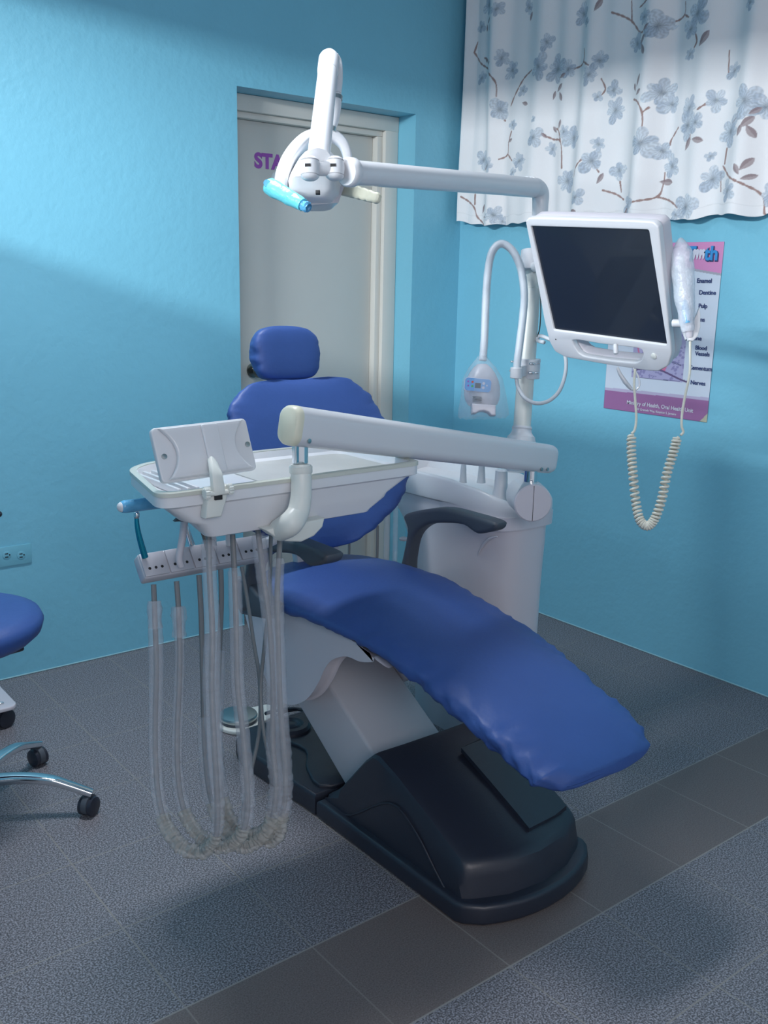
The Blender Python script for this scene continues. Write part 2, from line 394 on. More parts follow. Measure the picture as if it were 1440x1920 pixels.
    for f_ in [(130,20,50),(190,45,40),(85,120,35),(310,30,35),(560,60,50),(590,100,25),(410,195,40),(200,270,40),(235,325,45),(85,358,35),(375,310,60),(450,320,65),(500,320,40),(650,280,45),(610,350,45),(710,415,40),(715,510,55),(285,420,30),(190,510,55),(240,580,28),(90,740,50),(140,770,40),(275,750,45),(245,800,25),(350,640,50),(415,690,35),(520,640,60),(480,610,30),(640,670,35),(615,750,55),(490,840,60),(565,920,40),(720,790,45),(785,950,60),(1115,60,60),(1075,130,45),(930,120,65),(870,80,40),(820,200,45),(1070,250,28),(1265,325,36),(930,430,62),(960,480,50),(870,670,65),(925,700,45),(1070,500,50),(1060,580,60),(1110,570,40),(965,770,50),(1190,465,45),(1340,470,65),(1410,490,60),(1255,610,60),(1170,830,55),(1260,890,45),(1050,960,65),(990,1000,30),(1415,900,45),(155,1000,50),(180,1030,30),(350,555,18),(1360,10,30),(640,450,25),(1470,780,55),(1500,300,50),(1560,640,60),(1165,725,22),
               (300,-120,50),(700,-90,55),(1000,-150,60),(1250,-100,45),(1480,-60,55),(1600,200,50)]:
        flower(*f_)
    for x, y, L, a in [(140,258,38,1.2),(110,275,30,2.0),(150,297,26,.4),(150,125,38,-1.1),(115,125,30,-1.5),(130,90,34,.6),(460,405,42,.7),(465,445,42,-1.1),(430,440,36,1.2),(150,45,30,.9),(862,185,44,.8),(865,230,48,-1.0),(1150,180,60,.9),(840,375,48,1.0),(812,405,34,1.9),(845,430,40,.3),(1060,668,52,1.0),(1115,650,50,-.2),(295,480,38,-.3),(322,72,38,1.2),(650,20,55,.9),(645,830,48,1.0),(940,845,56,-.1),(228,652,32,.4),(430,600,36,2.3),(460,575,38,1.2),(1340,765,54,.9),(1305,790,44,2.1),(1345,825,44,.3),(1345,570,56,.7),(1358,612,52,-1.0),(1315,610,40,1.3),(95,970,44,1.2),(105,1010,26,0),(550,987,46,0),(475,350,34,.4),(880,130,34,.5),(1375,515,40,.6),(105,778,32,.8),(750,980,34,.6),(388,628,30,-.8)]:
        leaf(x, y, L, a)
    # hem seam
    hz = (Zg-zb[None, :]); sm = (np.abs(hz-.035) < .0012); col[sm] *= .9
    vs = np.stack([Xg, Yd, Zg], -1).reshape(-1, 3)
    i = np.arange(nz_-1)[:, None]*ny+np.arange(ny-1)[None, :]
    fs = np.stack([i, i+1, i+ny+1, i+ny], -1).reshape(-1, 4)
    me = D.meshes.new('curtain'); me.from_pydata(vs.tolist(), [], fs.tolist()); me.update()
    at = me.color_attributes.new('Col', 'FLOAT_COLOR', 'POINT')
    at.data.foreach_set('color', np.concatenate([col.reshape(-1, 3), np.ones((ny*nz_, 1))], 1).ravel())
    root = thing('curtain', (-.06, -.9, 2.66), 'white curtain printed with blue blossoms and brown branches above the poster', 'curtain')
    c = link('cloth', me, col_mat('floral_cloth', .85, .15, 400), root, ang=180)
    c.modifiers.new('thick', 'SOLIDIFY').thickness = .0012
    link('rod', cyl((-.06, -.02, 2.675), (-.06, -1.84, 2.675), .011), 'white', root)
    for y in (-.09, -1.7): link('bracket', box(-.06, 0, y-.008, y+.008, 2.664, 2.686, .003), 'white', root)
build_curtain()

# ------------------------------------------------------------------ poster
def build_poster():
    y0, y1, z0, z1 = -.893, -1.368, .948, 1.583
    W, Hh = abs(y1-y0), z1-z0; nu, nv = 240, 320
    root = thing('poster', (-.003, (y0+y1)/2, z0), 'pink and white tooth anatomy poster taped to the blue wall behind the monitor', 'poster')
    U, V = np.meshgrid(np.linspace(0, W, nu), np.linspace(0, Hh, nv))
    col = np.empty((nv, nu, 3)); col[:] = (.60, .66, .76)
    # enamel / gum artwork
    cx = W*.47
    bone = (V > .135) & (V < .36) & (U > W*.26) & (U < W*.75)
    col[bone] = (.40, .38, .58)
    rs = np.random.RandomState(5)
    for _ in range(230):
        a, b, r = rs.uniform(W*.26, W*.75), rs.uniform(.14, .36), rs.uniform(.003, .007)
        mk = ((U-a)**2+((V-b)*1.3)**2 < r*r) & bone; col[mk] = (.26, .24, .44)
    for sgn in (-1, 1):
        d = (U-(cx+sgn*.035+sgn*(V-.16)*.18)); root_ = (np.abs(d) < .03-.02*np.clip((.24-V)/.1, 0, 1)) & (V > .17) & (V < .40)
        col[root_] = (.62, .18, .32); inner = (np.abs(d) < .023-.018*np.clip((.24-V)/.1, 0, 1)) & (V > .185) & (V < .40); col[inner] = (.50, .46, .70)
        pulp = (np.abs(d) < .007) & (V > .18) & (V < .42); col[pulp] = (.20, .14, .35)
    crown = (((U-cx)/.095)**2+((V-.46)/.085)**2 < 1); col[crown] = (.66, .70, .78)
    crown = (((U-cx)/.075)**2+((V-.44)/.07)**2 < 1); col[crown] = (.62, .56, .50)
    gum = (V > .33) & (V < .39) & (U > W*.26) & (U < W*.75) & (np.abs(U-cx) > .07); col[gum] = (.60, .22, .34)
    nerve = np.abs(V-(.155+.02*np.cos((U-W*.45)*16)+.0)) < .0035; nerve &= (U > W*.28) & (U < W*.8); col[nerve] = (.12, .08, .18)
    # bands
    top = V > Hh-.078-.05*np.cos(np.clip((U-W*.45)/(W*.55), 0, 1)*math.pi/2*1.0)*0-np.clip((U-W*.55)/(W*.45), 0, 1)*.03
    col[top] = (.62, .25, .48)
    edge = (~top) & (V > Hh-.086-np.clip((U-W*.55)/(W*.45), 0, 1)*.03); col[edge] = (.36, .36, .42)
    bot = V < .072+U*.015; col[bot] = (.31, .14, .31); e2 = (~bot) & (V < .083+U*.015); col[e2] = (.46, .42, .58)
    cor = (W-U)+V*.9 < .03; col[cor] = (.45, .45, .34)
    # pointer lines
    ys_ = [.507, .463, .412, .36, .295, .252, .195, .135]
    for k, zz in enumerate((.500, .455, .405, .31, .26, .248, .20, .19)):
        pass
    for a, b, c_, d_ in ((.28, .485, .315, .505), (.28, .44, .315, .463), (.26, .265, .345, .258), (.25, .225, .345, .196), (.26, .215, .345, .194), (.15, .135, .345, .137), (.1, .27, .16, .27)):
        t = np.clip((U-a)/(c_-a), 0, 1); dd = np.hypot(U-(a+t*(c_-a)), V-(b+t*(d_-b))); col[dd < .0011] = (.10, .10, .2)
    vs = np.stack([-.0035-.002*np.sin(U*14+1)*np.sin(V*6)*.5, y0-U, z0+V+.012*(U/W)*(V/Hh)*0], -1).reshape(-1, 3)
    i = np.arange(nv-1)[:, None]*nu+np.arange(nu-1)[None, :]
    fs = np.stack([i, i+1, i+nu+1, i+nu], -1).reshape(-1, 4)
    me = D.meshes.new('p'); me.from_pydata(vs.tolist(), [], fs.tolist()); me.update()
    at = me.color_attributes.new('Col', 'FLOAT_COLOR', 'POINT')
    at.data.foreach_set('color', np.concatenate([col.reshape(-1, 3), np.ones((nu*nv, 1))], 1).ravel())
    s = link('sheet', me, col_mat('poster_print', .35, .02, 20), root, ang=180)
    s.modifiers.new('thick', 'SOLIDIFY').thickness = .0006
    Ud, Vd = (0, -1, 0), (0, 0, 1)
    def pt(px, py): return Vector((-.0058, P(px, py, 0, 0).y, P(px, py, 0, 0).z))
    for s_, px, py, sz in (('Enamel', 1308, 530, .0215), ('Dentine', 1312, 552, .0215), ('Pulp', 1311, 577, .0215), ('Gums', 1300, 602, .0215), ('Bone', 1297, 637, .0215),
                         ('Blood', 1305, 655, .0205), ('Vessels', 1305, 666, .0205), ('Cementum', 1293, 692, .0215), ('Nerves', 1296, 720, .0215)):
        link('caption', text(s_, sz, pt(px, py), Ud, Vd, .0008, off=.0005), 'navy', root)
    for s_, px, mm in (('e', 1248, 'inkblue'), ('T', 1288, 'inkblue'), ('th', 1322, 'inkblue')):
        q = pt(px, 487); link('title_shadow', text(s_, .066, q+Vector((0, -.002, -.003)), Ud, Vd, .0006, off=.004), 'navy', root)
        link('title', text(s_, .066, q+Vector((-.001, 0, 0)), Ud, Vd, .0006, off=.002), mm, root)
    for px in (1307, 1318.5):   # tooth shapes standing in for the two letters o
        q = pt(px, 476); sh = [(-.012, .012), (-.006, .017), (0, .014), (.006, .017), (.012, .012), (.012, 0), (.008, -.018), (.004, -.018), (.001, -.004), (-.001, -.004), (-.005, -.018), (-.009, -.018), (-.012, 0)]
        link('tooth_letter', prism([[(a, b) for a, b in spline(sh, 4, True)]], q, Ud, Vd, .0016), 'inkwhite', root)
    link('footer', text('Ministry of Health, Oral Health Unit', .0205, pt(1177, 757), Ud, Vd, .0008, off=.0004), 'inkwhite', root)
    link('address', text('2-10 Grenada Way, Kingston 5, Jamaica', .0118, pt(1192, 768), Ud, Vd, .0008, off=.0002), 'inkwhite', root)
build_poster()

# ------------------------------------------------------------------ outlet
def build_outlet():
    q = [P(x, y, 1, 0) for x, y in ((57, 1018), (60, 1054))]
    x1 = q[0].x; zt, zb = q[0].z, q[1].z
    root = thing('wall_outlet', (x1-.06, 0, zb), 'blue painted double socket plate on the left wall', 'outlet')
    link('plate', box(x1-.125, x1, -.006, 0, zb, zt, .002), 'outlet', root)
    for cx in (13, 40):
        p = P(cx, 1041, 1, -.007)
        sk = link('socket', revolve([(0, .015), (.0015, .015), (.002, .014)], (p.x, -.006, p.z), (0, -1, 0), 20), 'outlet', root)
        link('slot', join(box(p.x-.007, p.x+.004, -.009, -.0078, p.z+.004, p.z+.007), box(p.x-.007, p.x+.004, -.009, -.0078, p.z-.008, p.z-.005), box(p.x+.007, p.x+.011, -.009, -.0078, p.z-.002, p.z+.003)), 'hole', sk)
build_outlet()

# ------------------------------------------------------------------ dental chair
XC = -1.535
def cushion(stations, nw=44, seed=0, wr=.004, hemwave=.004):
    """stations: (y, halfwidth, ztop(edge), crown, zbot, [xc]) lofted along y"""
    st = spline(stations, 11); vs = []; n = nw
    rings = []
    for i, (y, hw, zt, cr, zb, xc) in enumerate(st):
        ring = []; hw = max(hw, .002); zc = (zt+zb)/2; hh = max((zt-zb)/2, .001)
        for k in range(n):
            a = 2*math.pi*k/n; ca, sa = math.cos(a), math.sin(a)
            ex = .42
            px = math.copysign(abs(ca)**ex, ca); pz = math.copysign(abs(sa)**.75, sa)
            x = xc+hw*px; z = zc+hh*pz
            if sa > 0: z += cr*(1-px*px)
            p = Vector((x, y, z))
            e = max(0, abs(px)-.8)/.2
            e = max(0, abs(px)-.62)/.38
            ft = min(1, max(.35, (-y-1.5)/.35)); q1 = noise.noise(Vector((x*9, y*15+z*22+seed, z*9))); q2 = noise.noise(Vector((x*14+4, y*30-z*26+seed, z*12)))
            d = wr*e*ft*((.55-abs(q1)*2.4)+.55*(.4-abs(q2)*2.2))
            if sa < -.15: p.z += hemwave*noise.noise(Vector((seed, y*45, px)))
            p += Vector((px, 0, pz*.6))*d + Vector((0, 0, 1))*.0025*nz((x, y+seed, 0), 9)
            ring.append(p)
        rings.append(ring)
    return loft(rings)
def build_chair():
    root = thing('dental_chair', (XC, -1.5, 0), 'blue covered dental chair with white lift column and black base', 'dental chair')
    # seat and leg rest
    st = [(-1.015, .02, .57, .0, .55), (-1.02, .09, .585, .0, .54), (-1.045, .15, .598, .006, .53), (-1.10, .205, .602, .012, .53), (-1.20, .245, .60, .022, .535), (-1.32, .255, .603, .026, .545), (-1.45, .245, .603, .022, .553),
          (-1.62, .222, .592, .018, .540), (-1.78, .208, .573, .014, .508), (-1.92, .200, .541, .010, .470), (-2.05, .194, .501, .008, .425), (-2.14, .184, .467, .006, .398), (-2.19, .165, .448, .002, .393), (-2.212, .12, .434, 0, .398), (-2.218, .03, .425, 0, .405)]
    st = [(*s, XC) for s in st]
    link('seat_cushion', cushion(st, 96, 3, .0125, .009), 'blue', root, ang=180)
    # backrest, lofted in its own leaning plane (local: u across, s up, n thickness)
    ob = Vector((XC+.025, -1.135, .635)); up = Vector((0, .40, 1)).normalized(); nrm = Vector((0, -1, .40)).normalized()
    def pad(o, U, S_, Nn, prof, th, dish=0, seed=0, wr=.004, n=48):
        pr = spline(prof, 7); rings = []
        for s, hw, t in pr:
            ring = []; hw = max(hw, .002); t = max(t, .001)
            for k in range(n):
                a = 2*math.pi*k/n; ca, sa = math.cos(a), math.sin(a)
                pu = math.copysign(abs(ca)**.6, ca); pn = math.copysign(abs(sa)**.7, sa)
                p = o+U*hw*pu+S_*s+Nn*(th*t*pn + dish*pu*pu*(1 if hw > .1 else hw/.1))
                e = max(0, abs(pu)-.7)/.3; q = p
                d = wr*e*(noise.noise(Vector((q.x*10, q.y*20, q.z*38+seed)))+.5*noise.noise(Vector((q.x*20, q.y*30, q.z*80+seed))))
                p = p+(U*pu+Nn*pn*.4)*d
                ring.append(p)
            rings.append(ring)
        return loft(rings)
    prof = [(.018, .02, .25), (.022, .075, .5), (.04, .125, .75), (.06, .165, .9), (.085, .215, 1), (.126, .278, 1), (.19, .316, 1), (.242, .322, 1), (.34, .298, 1), (.41, .270, 1), (.445, .255, .95), (.485, .225, .85), (.510, .190, .7), (.524, .150, .5), (.530, .08, .35), (.532, .02, .2)]
    link('backrest', pad(ob, Vector((1, 0, 0)), up, nrm, prof, .045, .03, 5, .012, 56), 'blue', root, ang=180)
    hc = P(535, 714, 1, -.905); hc.x += 0
    hs = AT(474, 650, (hc-CAM).dot(FWD)); 
    U2 = Vector((1, 0, -.02)).normalized(); up2 = Vector((0, .12, 1)).normalized(); n2 = Vector((0, -1, .12)).normalized()
    link('headrest', pad(hc, U2, up2, n2, [(0, .03, .3), (.003, .06, .6), (.015, .095, .9), (.05, .113, 1), (.09, .117, 1), (.125, .108, .95), (.150, .085, .8), (.160, .05, .5), (.163, .02, .2)], .04, .01, 9, .007, 48), 'blue', root, ang=180)
    link('headrest_post', join(cyl(hc+Vector((-.03, .03, -.08)), hc+Vector((-.03, .03, .05)), .007), cyl(hc+Vector((.03, .03, -.08)), hc+Vector((.03, .03, .05)), .007)), 'chrome', root)
    # backrest support (hidden mostly)
    link('back_support', prism([[(-.08, 0), (.08, 0), (.06, .34), (-.06, .34)]], ob+nrm*-.075+Vector((0, .0, -.03)), (1, 0, 0), up, .03, .006), 'greyw', root)
    # armrests
    px = [(757, 968), (772, 960), (800, 955), (835, 953), (880, 964), (926, 978), (931, 988), (924, 996), (900, 1001), (889, 998), (868, 984), (835, 981), (805, 983), (785, 994), (772, 1014), (765, 1052), (763, 1078), (748, 1078), (755, 1045), (762, 1010), (764, 990)]
    pr = [P(x, y, 0, -1.27) for x, y in px]
    ol = [(a[0], a[1]) for a in spline([(p.y, p.z) for p in pr], 3, True)]
    me = prism([ol], (-1.275, 0, 0), (0, 1, 0), (0, 0, 1), .050, .012, 4)
    link('armrest', me, 'dgrey', root, ang=50)
    me2 = prism([ol], (-1.275-.562, 0, 0), (0, 1, 0), (0, 0, 1), .058, .012, 4)
    link('armrest', me2, 'dgrey', root, ang=50)
    for x in (-1.83,):
        b = prism([[(-1.30, .545), (-1.16, .52), (-1.12, .56), (-1.13, .62), (-1.20, .625), (-1.25, .60), (-1.32, .59)]], (x, 0, 0), (0, 1, 0), (0, 0, 1), .045, .008, 3)
        link('armrest_bracket', b, 'dgrey', root)
    # seat shell with skirts
    sk = [(462, 1140), (470, 1175), (484, 1225), (505, 1278), (522, 1303), (545, 1314), (572, 1303), (592, 1275), (606, 1245), (622, 1228), (650, 1222), (668, 1226), (690, 1222), (700, 1214), (660, 1170), (600, 1130), (520, 1110)]
    pr = [P(x, y, 0, -1.745) for x, y in sk]
    low = [P(x, y, 0, -1.745) for x, y in ((462, 1148), (470, 1178), (484, 1225), (505, 1278), (522, 1303), (545, 1314), (572, 1303), (592, 1275), (606, 1245), (622, 1228), (648, 1222), (675, 1232), (700, 1232))]
    ol = [(q[0], q[1]) for q in spline([(p.y, p.z) for p in low], 4)]+[(-1.70, .520), (-1.64, .530), (-1.55, .542), (-1.42, .550), (-1.30, .550), (-1.20, .545)]
    low = [P(x, y, 0, -1.43) for x, y in ((655, 1200), (668, 1235), (684, 1262), (704, 1280), (728, 1286), (752, 1280), (775, 1270), (800, 1266))]
    ol2 = [(q[0], q[1]) for q in spline([(p.y, p.z) for p in low], 4)]+[(low[-1].y+.02, .500), (-1.42, .515), (low[0].y, .515)]
    link('seat_shell', join(prism([ol], (-1.745, 0, 0), (0, 1, 0), (0, 0, 1), .05, .012, 3), prism([ol2], (-1.43, 0, 0), (0, 1, 0), (0, 0, 1), .05, .012, 3),
         box(-1.72, -1.36, -1.55, -1.12, .49, .53, .01)), 'pink', root, ang=50)
    # lift column
    cp = [(545, 1296), (600, 1262), (702, 1418), (735, 1470), (668, 1520), (648, 1475)]
    cpx = -1.665
    a = [P(x, y, 0, cpx) for x, y in [(520, 1235), (575, 1220), (704, 1420), (738, 1475), (680, 1520), (648, 1475), (557, 1318)]]
    link('lift_column', prism([[(p.y, p.z) for p in a]], (cpx, 0, 0), (0, 1, 0), (0, 0, 1), .232, .010, 3), 'greyw', root)
    # base: rear plate, front flange, hump
    def plan(x0, x1, yr, yf, bow, n=10, r=.05):
        o = []
        for k in range(n+1):
            t = k/n; x = x0+(x1-x0)*t; e = abs(2*t-1)
            o.append((x, yf-bow*(1-e**2.2)-0))
        o[0] = (x0, yf+r*.5); o.insert(1, (x0+r*.18, yf+r*.12)); o[-1] = (x1, yf+r*.5); o.insert(-1, (x1-r*.18, yf+r*.12))
        o += [(x1, yr), (x0, yr)]
        return o
    hwb = .222
    link('base_plate', prism([plan(-1.535-hwb, -1.535+hwb, -1.432, -2.012, .070)], (0, 0, 0), (1, 0, 0), (0, 1, 0), .054, .012, 3), 'black', root)
    rp = [(-1.757, -1.425), (-1.777, -1.06), (-1.76, -1.0), (-1.71, -.955), (-1.36, -.955), (-1.31, -1.0), (-1.30, -1.06), (-1.32, -1.425)]
    link('rear_base_plate', prism([rp], (0, 0, 0), (1, 0, 0), (0, 1, 0), .064, .012, 3), 'black', root)
    rc = [(-1.70, -1.42), (-1.70, -1.30), (-1.64, -1.20), (-1.66, -1.08), (-1.60, -1.0), (-1.46, -1.0), (-1.40, -1.08), (-1.42, -1.2), (-1.37, -1.3), (-1.37, -1.42)]
    link('raised_panel', prism([[tuple(q) for q in spline(rc, 4, True)]], (0, 0, .058), (1, 0, 0), (0, 1, 0), .016, .005, 2), 'black', root)
    # hump by rings along z-shaped side profile: rings at several y with top z
    rings = []
    def hump_ring(s):
        # s: 0 bottom .. ; outline in plan shrinks upward
        return s
    ysec = [(-1.440, .066), (-1.455, .075), (-1.50, .115), (-1.60, .235), (-1.635, .268), (-1.655, .270), (-1.72, .248), (-1.83, .200), (-1.93, .150), (-1.952, .140), (-1.962, .134), (-1.972, .122), (-1.977, .10)]
    hw = .202; vs = []; R_ = []
    for y, zt in ysec:
        ring = []; f_ = 0
        w_ = hw-(.0 if y > -1.93 else 0)
        prof = [(-w_, .05), (-w_+.002, .05+(zt-.05)*.5), (-w_+.010, zt-.012), (-w_+.016, zt-.003), (-w_+.03, zt), (-w_*.5, zt+.004), (0, zt+.006), (w_*.5, zt+.004), (w_-.03, zt), (w_-.016, zt-.003), (w_-.010, zt-.012), (w_-.002, .05+(zt-.05)*.5), (w_, .05)]
        for u, z in prof:
            bowf = max(0, (-y-1.5)/.5)*.07*(1-abs(u/w_)**2.2)
            ring.append(Vector((XC+u, y-bowf, max(z, .05))))
        R_.append(ring)
    # front face ring (down to flange)
    ring = [Vector((v.x, v.y-.010, .05)) for v in R_[-1]]; R_.append(ring)
    link('base_cover', loft(R_), 'black', root, ang=28)
    # raised rectangular panel on the sloping cover
    tp = []
    for y, z in ((-1.70, .258), (-1.80, .216), (-1.90, .172), (-1.945, .150)):
        tp.append([Vector((XC+.005, y-.05, z+.001)), Vector((XC+.005, y-.05, z+.0135)), Vector((XC+.10, y-.045, z+.012)), Vector((XC+.16, y-.03, z+.011)), Vector((XC+.16, y-.03, z-.002))])
    link('cover_panel', loft(tp), 'black', root, ang=30)
    arc = [P(x, y, 0, XC-hw-.0005) for x, y in ((628, 1524), (660, 1528), (700, 1512), (728, 1506), (752, 1520), (785, 1570), (815, 1630), (842, 1682))]
    link('cover_ridge', tube(spline(arc, 8), .0028, 8), 'black', root)
    # foot switch bump and cable on the rear plate
    fp = P(545, 1368, 2, .07); 
    link('foot_switch', revolve([(0, .062), (.02, .062), (.028, .054), (.030, .04), (.026, .035), (.030, .028), (.026, .02), (.030, .012)], (fp.x, fp.y, .062), (0, 0, 1), 32), 'black', root)
    cb = [P(498, 1338, 2, .05), P(520, 1332, 2, .07), P(560, 1330, 2, .06), P(600, 1345, 2, .06)]
    link('power_cable', tube(spline(cb, 8), .006, 8), 'black', root)
build_chair()

# ------------------------------------------------------------------ cuspidor unit
def build_unit():
    ux = -1.0
    root = thing('cuspidor_unit', (ux, -1.15, 0), 'white cuspidor cabinet with spittoon bowl and pole beyond the chair', 'dental unit')
    pc = AT(975, 822, 2.95)
    # cap: outline in plan
    def outline(y0, y1, hw, n=56, e=.62, cx=ux):
        o = []
        cy = (y0+y1)/2; hy = abs(y1-y0)/2
        for k in range(n):
            a = 2*math.pi*k/n; ca, sa = math.cos(a), math.sin(a)
            o.append((cx+hw*math.copysign(abs(ca)**e, ca), cy+hy*math.copysign(abs(sa)**e, sa)))
        return o
    xn = -1.13
    tp = [P(x, y, 0, xn) for x, y in ((752, 876), (800, 886), (850, 899), (900, 920), (945, 952), (990, 960), (1020, 958))]
    bt = [P(x, y, 0, xn) for x, y in ((752, 920), (800, 931), (855, 944), (930, 975), (985, 981), (1020, 978))]
    def zt(y): a = sorted((p.y, p.z) for p in tp); return float(np.interp(y, [q[0] for q in a], [q[1] for q in a]))
    def zb(y): a = sorted((p.y, p.z) for p in bt); return float(np.interp(y, [q[0] for q in a], [q[1] for q in a]))
    print('unit zt', [(round(p.y, 3), round(p.z, 3)) for p in tp], [(round(p.y, 3), round(p.z, 3)) for p in bt])
    yh, yf = -.86, -1.475
    def ring(o, zf): return [Vector((x, y, zf(y))) for x, y in o]
    # body
    B = [outline(-1.02, -1.455, .118), outline(-1.01, -1.455, .12), outline(-.99, -1.458, .121), outline(-.96, -1.462, .123), outline(-.93, -1.466, .125)]
    Z = [0, .3, .5, .60, .66]
    rings = [[Vector((x, y, z)) for x, y in o] for o, z in zip(B, Z)]
    rings.append(ring(outline(yh+.035, yf+.006, .127), lambda y: zb(y)-.004))
    link('cabinet', loft(rings), 'pink', root, ang=60)
    link('cabinet_band', loft([ring(outline(-1.12, yf-.001, .134), lambda y: zb(y)-.038), ring(outline(-1.10, yf-.003, .136), lambda y: zb(y)+.002)]), 'pink', root, ang=40)
    oo = outline(yh, yf-.006, .138)
    inn = outline(yh+.012, -1.16, .118)
    R = [ring(oo, zb), ring(outline(yh-.002, yf-.008, .140), lambda y: zb(y)+.006), ring(outline(yh-.002, yf-.007, .139), lambda y: zt(y)-.008), ring(outline(yh+.002, yf-.002, .135), lambda y: zt(y)-.001),
         ring(outline(yh+.007, yf+.004, .130), zt)]
    # interior step down then bowl floor
    R.append(ring(outline(yh+.013, yf+.012, .122), lambda y: zt(y)-.004))
    R.append(ring(outline(yh+.03, yf+.03, .105), lambda y: zt(y)-.038))
    R.append(ring(outline(yh+.06, yf+.06, .06), lambda y: zt(y)-.046))
    link('spittoon_top', loft(R), 'white', root, ang=50)
    # cup filler and rinse spout
    for x, y, s in ((868, 905, 1), (902, 905, 1.15)):
        q = AT(x, y, 2.98); 
        link('spout', revolve([(0, .012*s), (.02, .010*s), (.055, .008*s), (.06, .005)], q, (0, 0, 1), 16), 'white', root)
    q = AT(938, 932, 2.88); link('pole_pedestal', revolve([(-.02, .030), (0, .026), (.03, .020), (.08, .018), (.085, .012)], q, (0, 0, 1), 24), 'white', root)
    # pole, flange
    base = AT(977, 824, 2.95); top = AT(1009, 385, 2.95)
    ax = (top-base).normalized()
    link('pole_flange', revolve([(-.10, .045), (-.004, .045), (0, .043), (.008, .042), (.014, .036), (.022, .031), (.030, .029), (.034, .031), (.040, .029)], base, ax, 32), 'white', root)
    link('pole', join(cyl(base, base+ax*.46, .0265), cyl(base+ax*.45, base+ax*.56, .0235)), 'warm', root)
    cpt = AT(990, 540, 2.95)
    for cr in (((884, 992), (868, 999), (852, 1010), (838, 1028), (830, 1050)), ((932, 1006), (918, 1011), (905, 1024), (896, 1042))):
        pts = [P(x, y, 0, -1.1185) for x, y in cr]
        link('moulded_ridge', tube(spline(pts, 6), [.0015, .005, .005, .001], 10), 'pink', root)
    # two-axis collar and disc housing
    dc = AT(999, 943, 2.70); vd = (CAM-dc); vd.z = 0; vd = (vd.normalized()*.8+Vector((0, -1, 0))*.35).normalized()
    link('pivot_housing', join(cyl(dc-vd*.12, dc-vd*.004, .052), revolve([(-.03, .040), (0, .039), (.014, .034), (.022, .026), (.025, .023)], AT(994, 920, 2.74), (0, 0, 1), 28)), 'white', root)
    dcap = link('housing_cap', revolve([(0, .0535), (.006, .0535), (.009, .050), (.0095, .03)], dc-vd*.004, vd, 40), 'pink', root)
    sd = vd.cross(Vector((0, 0, 1))).normalized()
    link('cap_seam', obox(dc+vd*.0055, sd, Vector((0, 0, 1)), vd, .0014, .100, .001), 'hole', root)
    pp = AT(994, 908, 2.74); link('pivot_pin', cyl(pp, pp+Vector((0, 0, .060)), .019), 'chrome', root)
    # suction hoses hanging at head side
    for x, dpt, m_, r, mm in ((651, 3.15, 1010, .004, 'tube'), (704, 3.1, 985, .0045, 'tube'), (722, 3.05, 960, .010, 'film'), (738, 3.0, 940, .008, 'film')):
        a = AT(x+4, m_, dpt); b = AT(x-2, 1150, dpt)
        link('suction_hose', tube(spline([a, (a+b)/2+Vector((.003, 0, 0)), b], 6), r, 10), mm, root)
    q = AT(757, 1013, 3.05); link('strainer_knob', revolve([(0, .012), (.006, .015), (.010, .010)], q, (0, 0, 1), 20), 'white', root)
build_unit()

# ------------------------------------------------------------------ delivery arm (beam)
A_ = AT(548, 798, 1.99); B_ = AT(1032, 861, 2.80)
def build_beam():
    root = thing('swing_arm', B_, 'long white swing arm carrying the instrument table over the seat', 'arm')
    d = (B_-A_).normalized(); side = d.cross(Vector((0, 0, 1))).normalized(); up = side.cross(d)
    L = (B_-A_).length
    def sec(c, s, w=.030, h=.0415, tilt=0):
        o = rrect(-w*s, w*s, -h*s, h*s, .024*s, 7)
        return [c+side*a+up*b for a, b in o]
    rings = [sec(A_, 1), sec(A_+d*.01, 1)]
    for k in range(1, 9): rings.append(sec(A_+d*(L-.03)*k/8, 1))
    for t, s in ((.012, .985), (.022, .93), (.028, .83), (.031, .6)): rings.append(sec(A_+d*(L-.03+t), s))
    link('beam', loft(rings), 'white', root, ang=40)
    link('end_cap', loft([sec(A_-d*.016, .80), sec(A_-d*.013, .90), sec(A_-d*.007, .985), sec(A_, 1.01), sec(A_+d*.002, 1.01)]), 'cream', root, ang=50)
    vs_ = -side if side.dot(CAM-A_) < 0 else side
    for px, py in ((580, 827), (1016, 880), (1027, 880)):
        # point on the camera-side face
        q0 = A_+vs_*.030; n_ = vs_; r_ = AT(px, py, 1)-CAM; q = CAM+r_*((q0-CAM).dot(n_)/r_.dot(n_))
        link('screw', revolve([(-.002, .0052), (.0012, .0052), (.0016, .003)], q, n_, 16), 'steel', root)
    pin = AT(563, 858, 2.03)
    link('pivot_pin', cyl(pin-Vector((0, 0, .012)), pin+Vector((0, 0, .035)), .017), 'chrome', root)
build_beam()

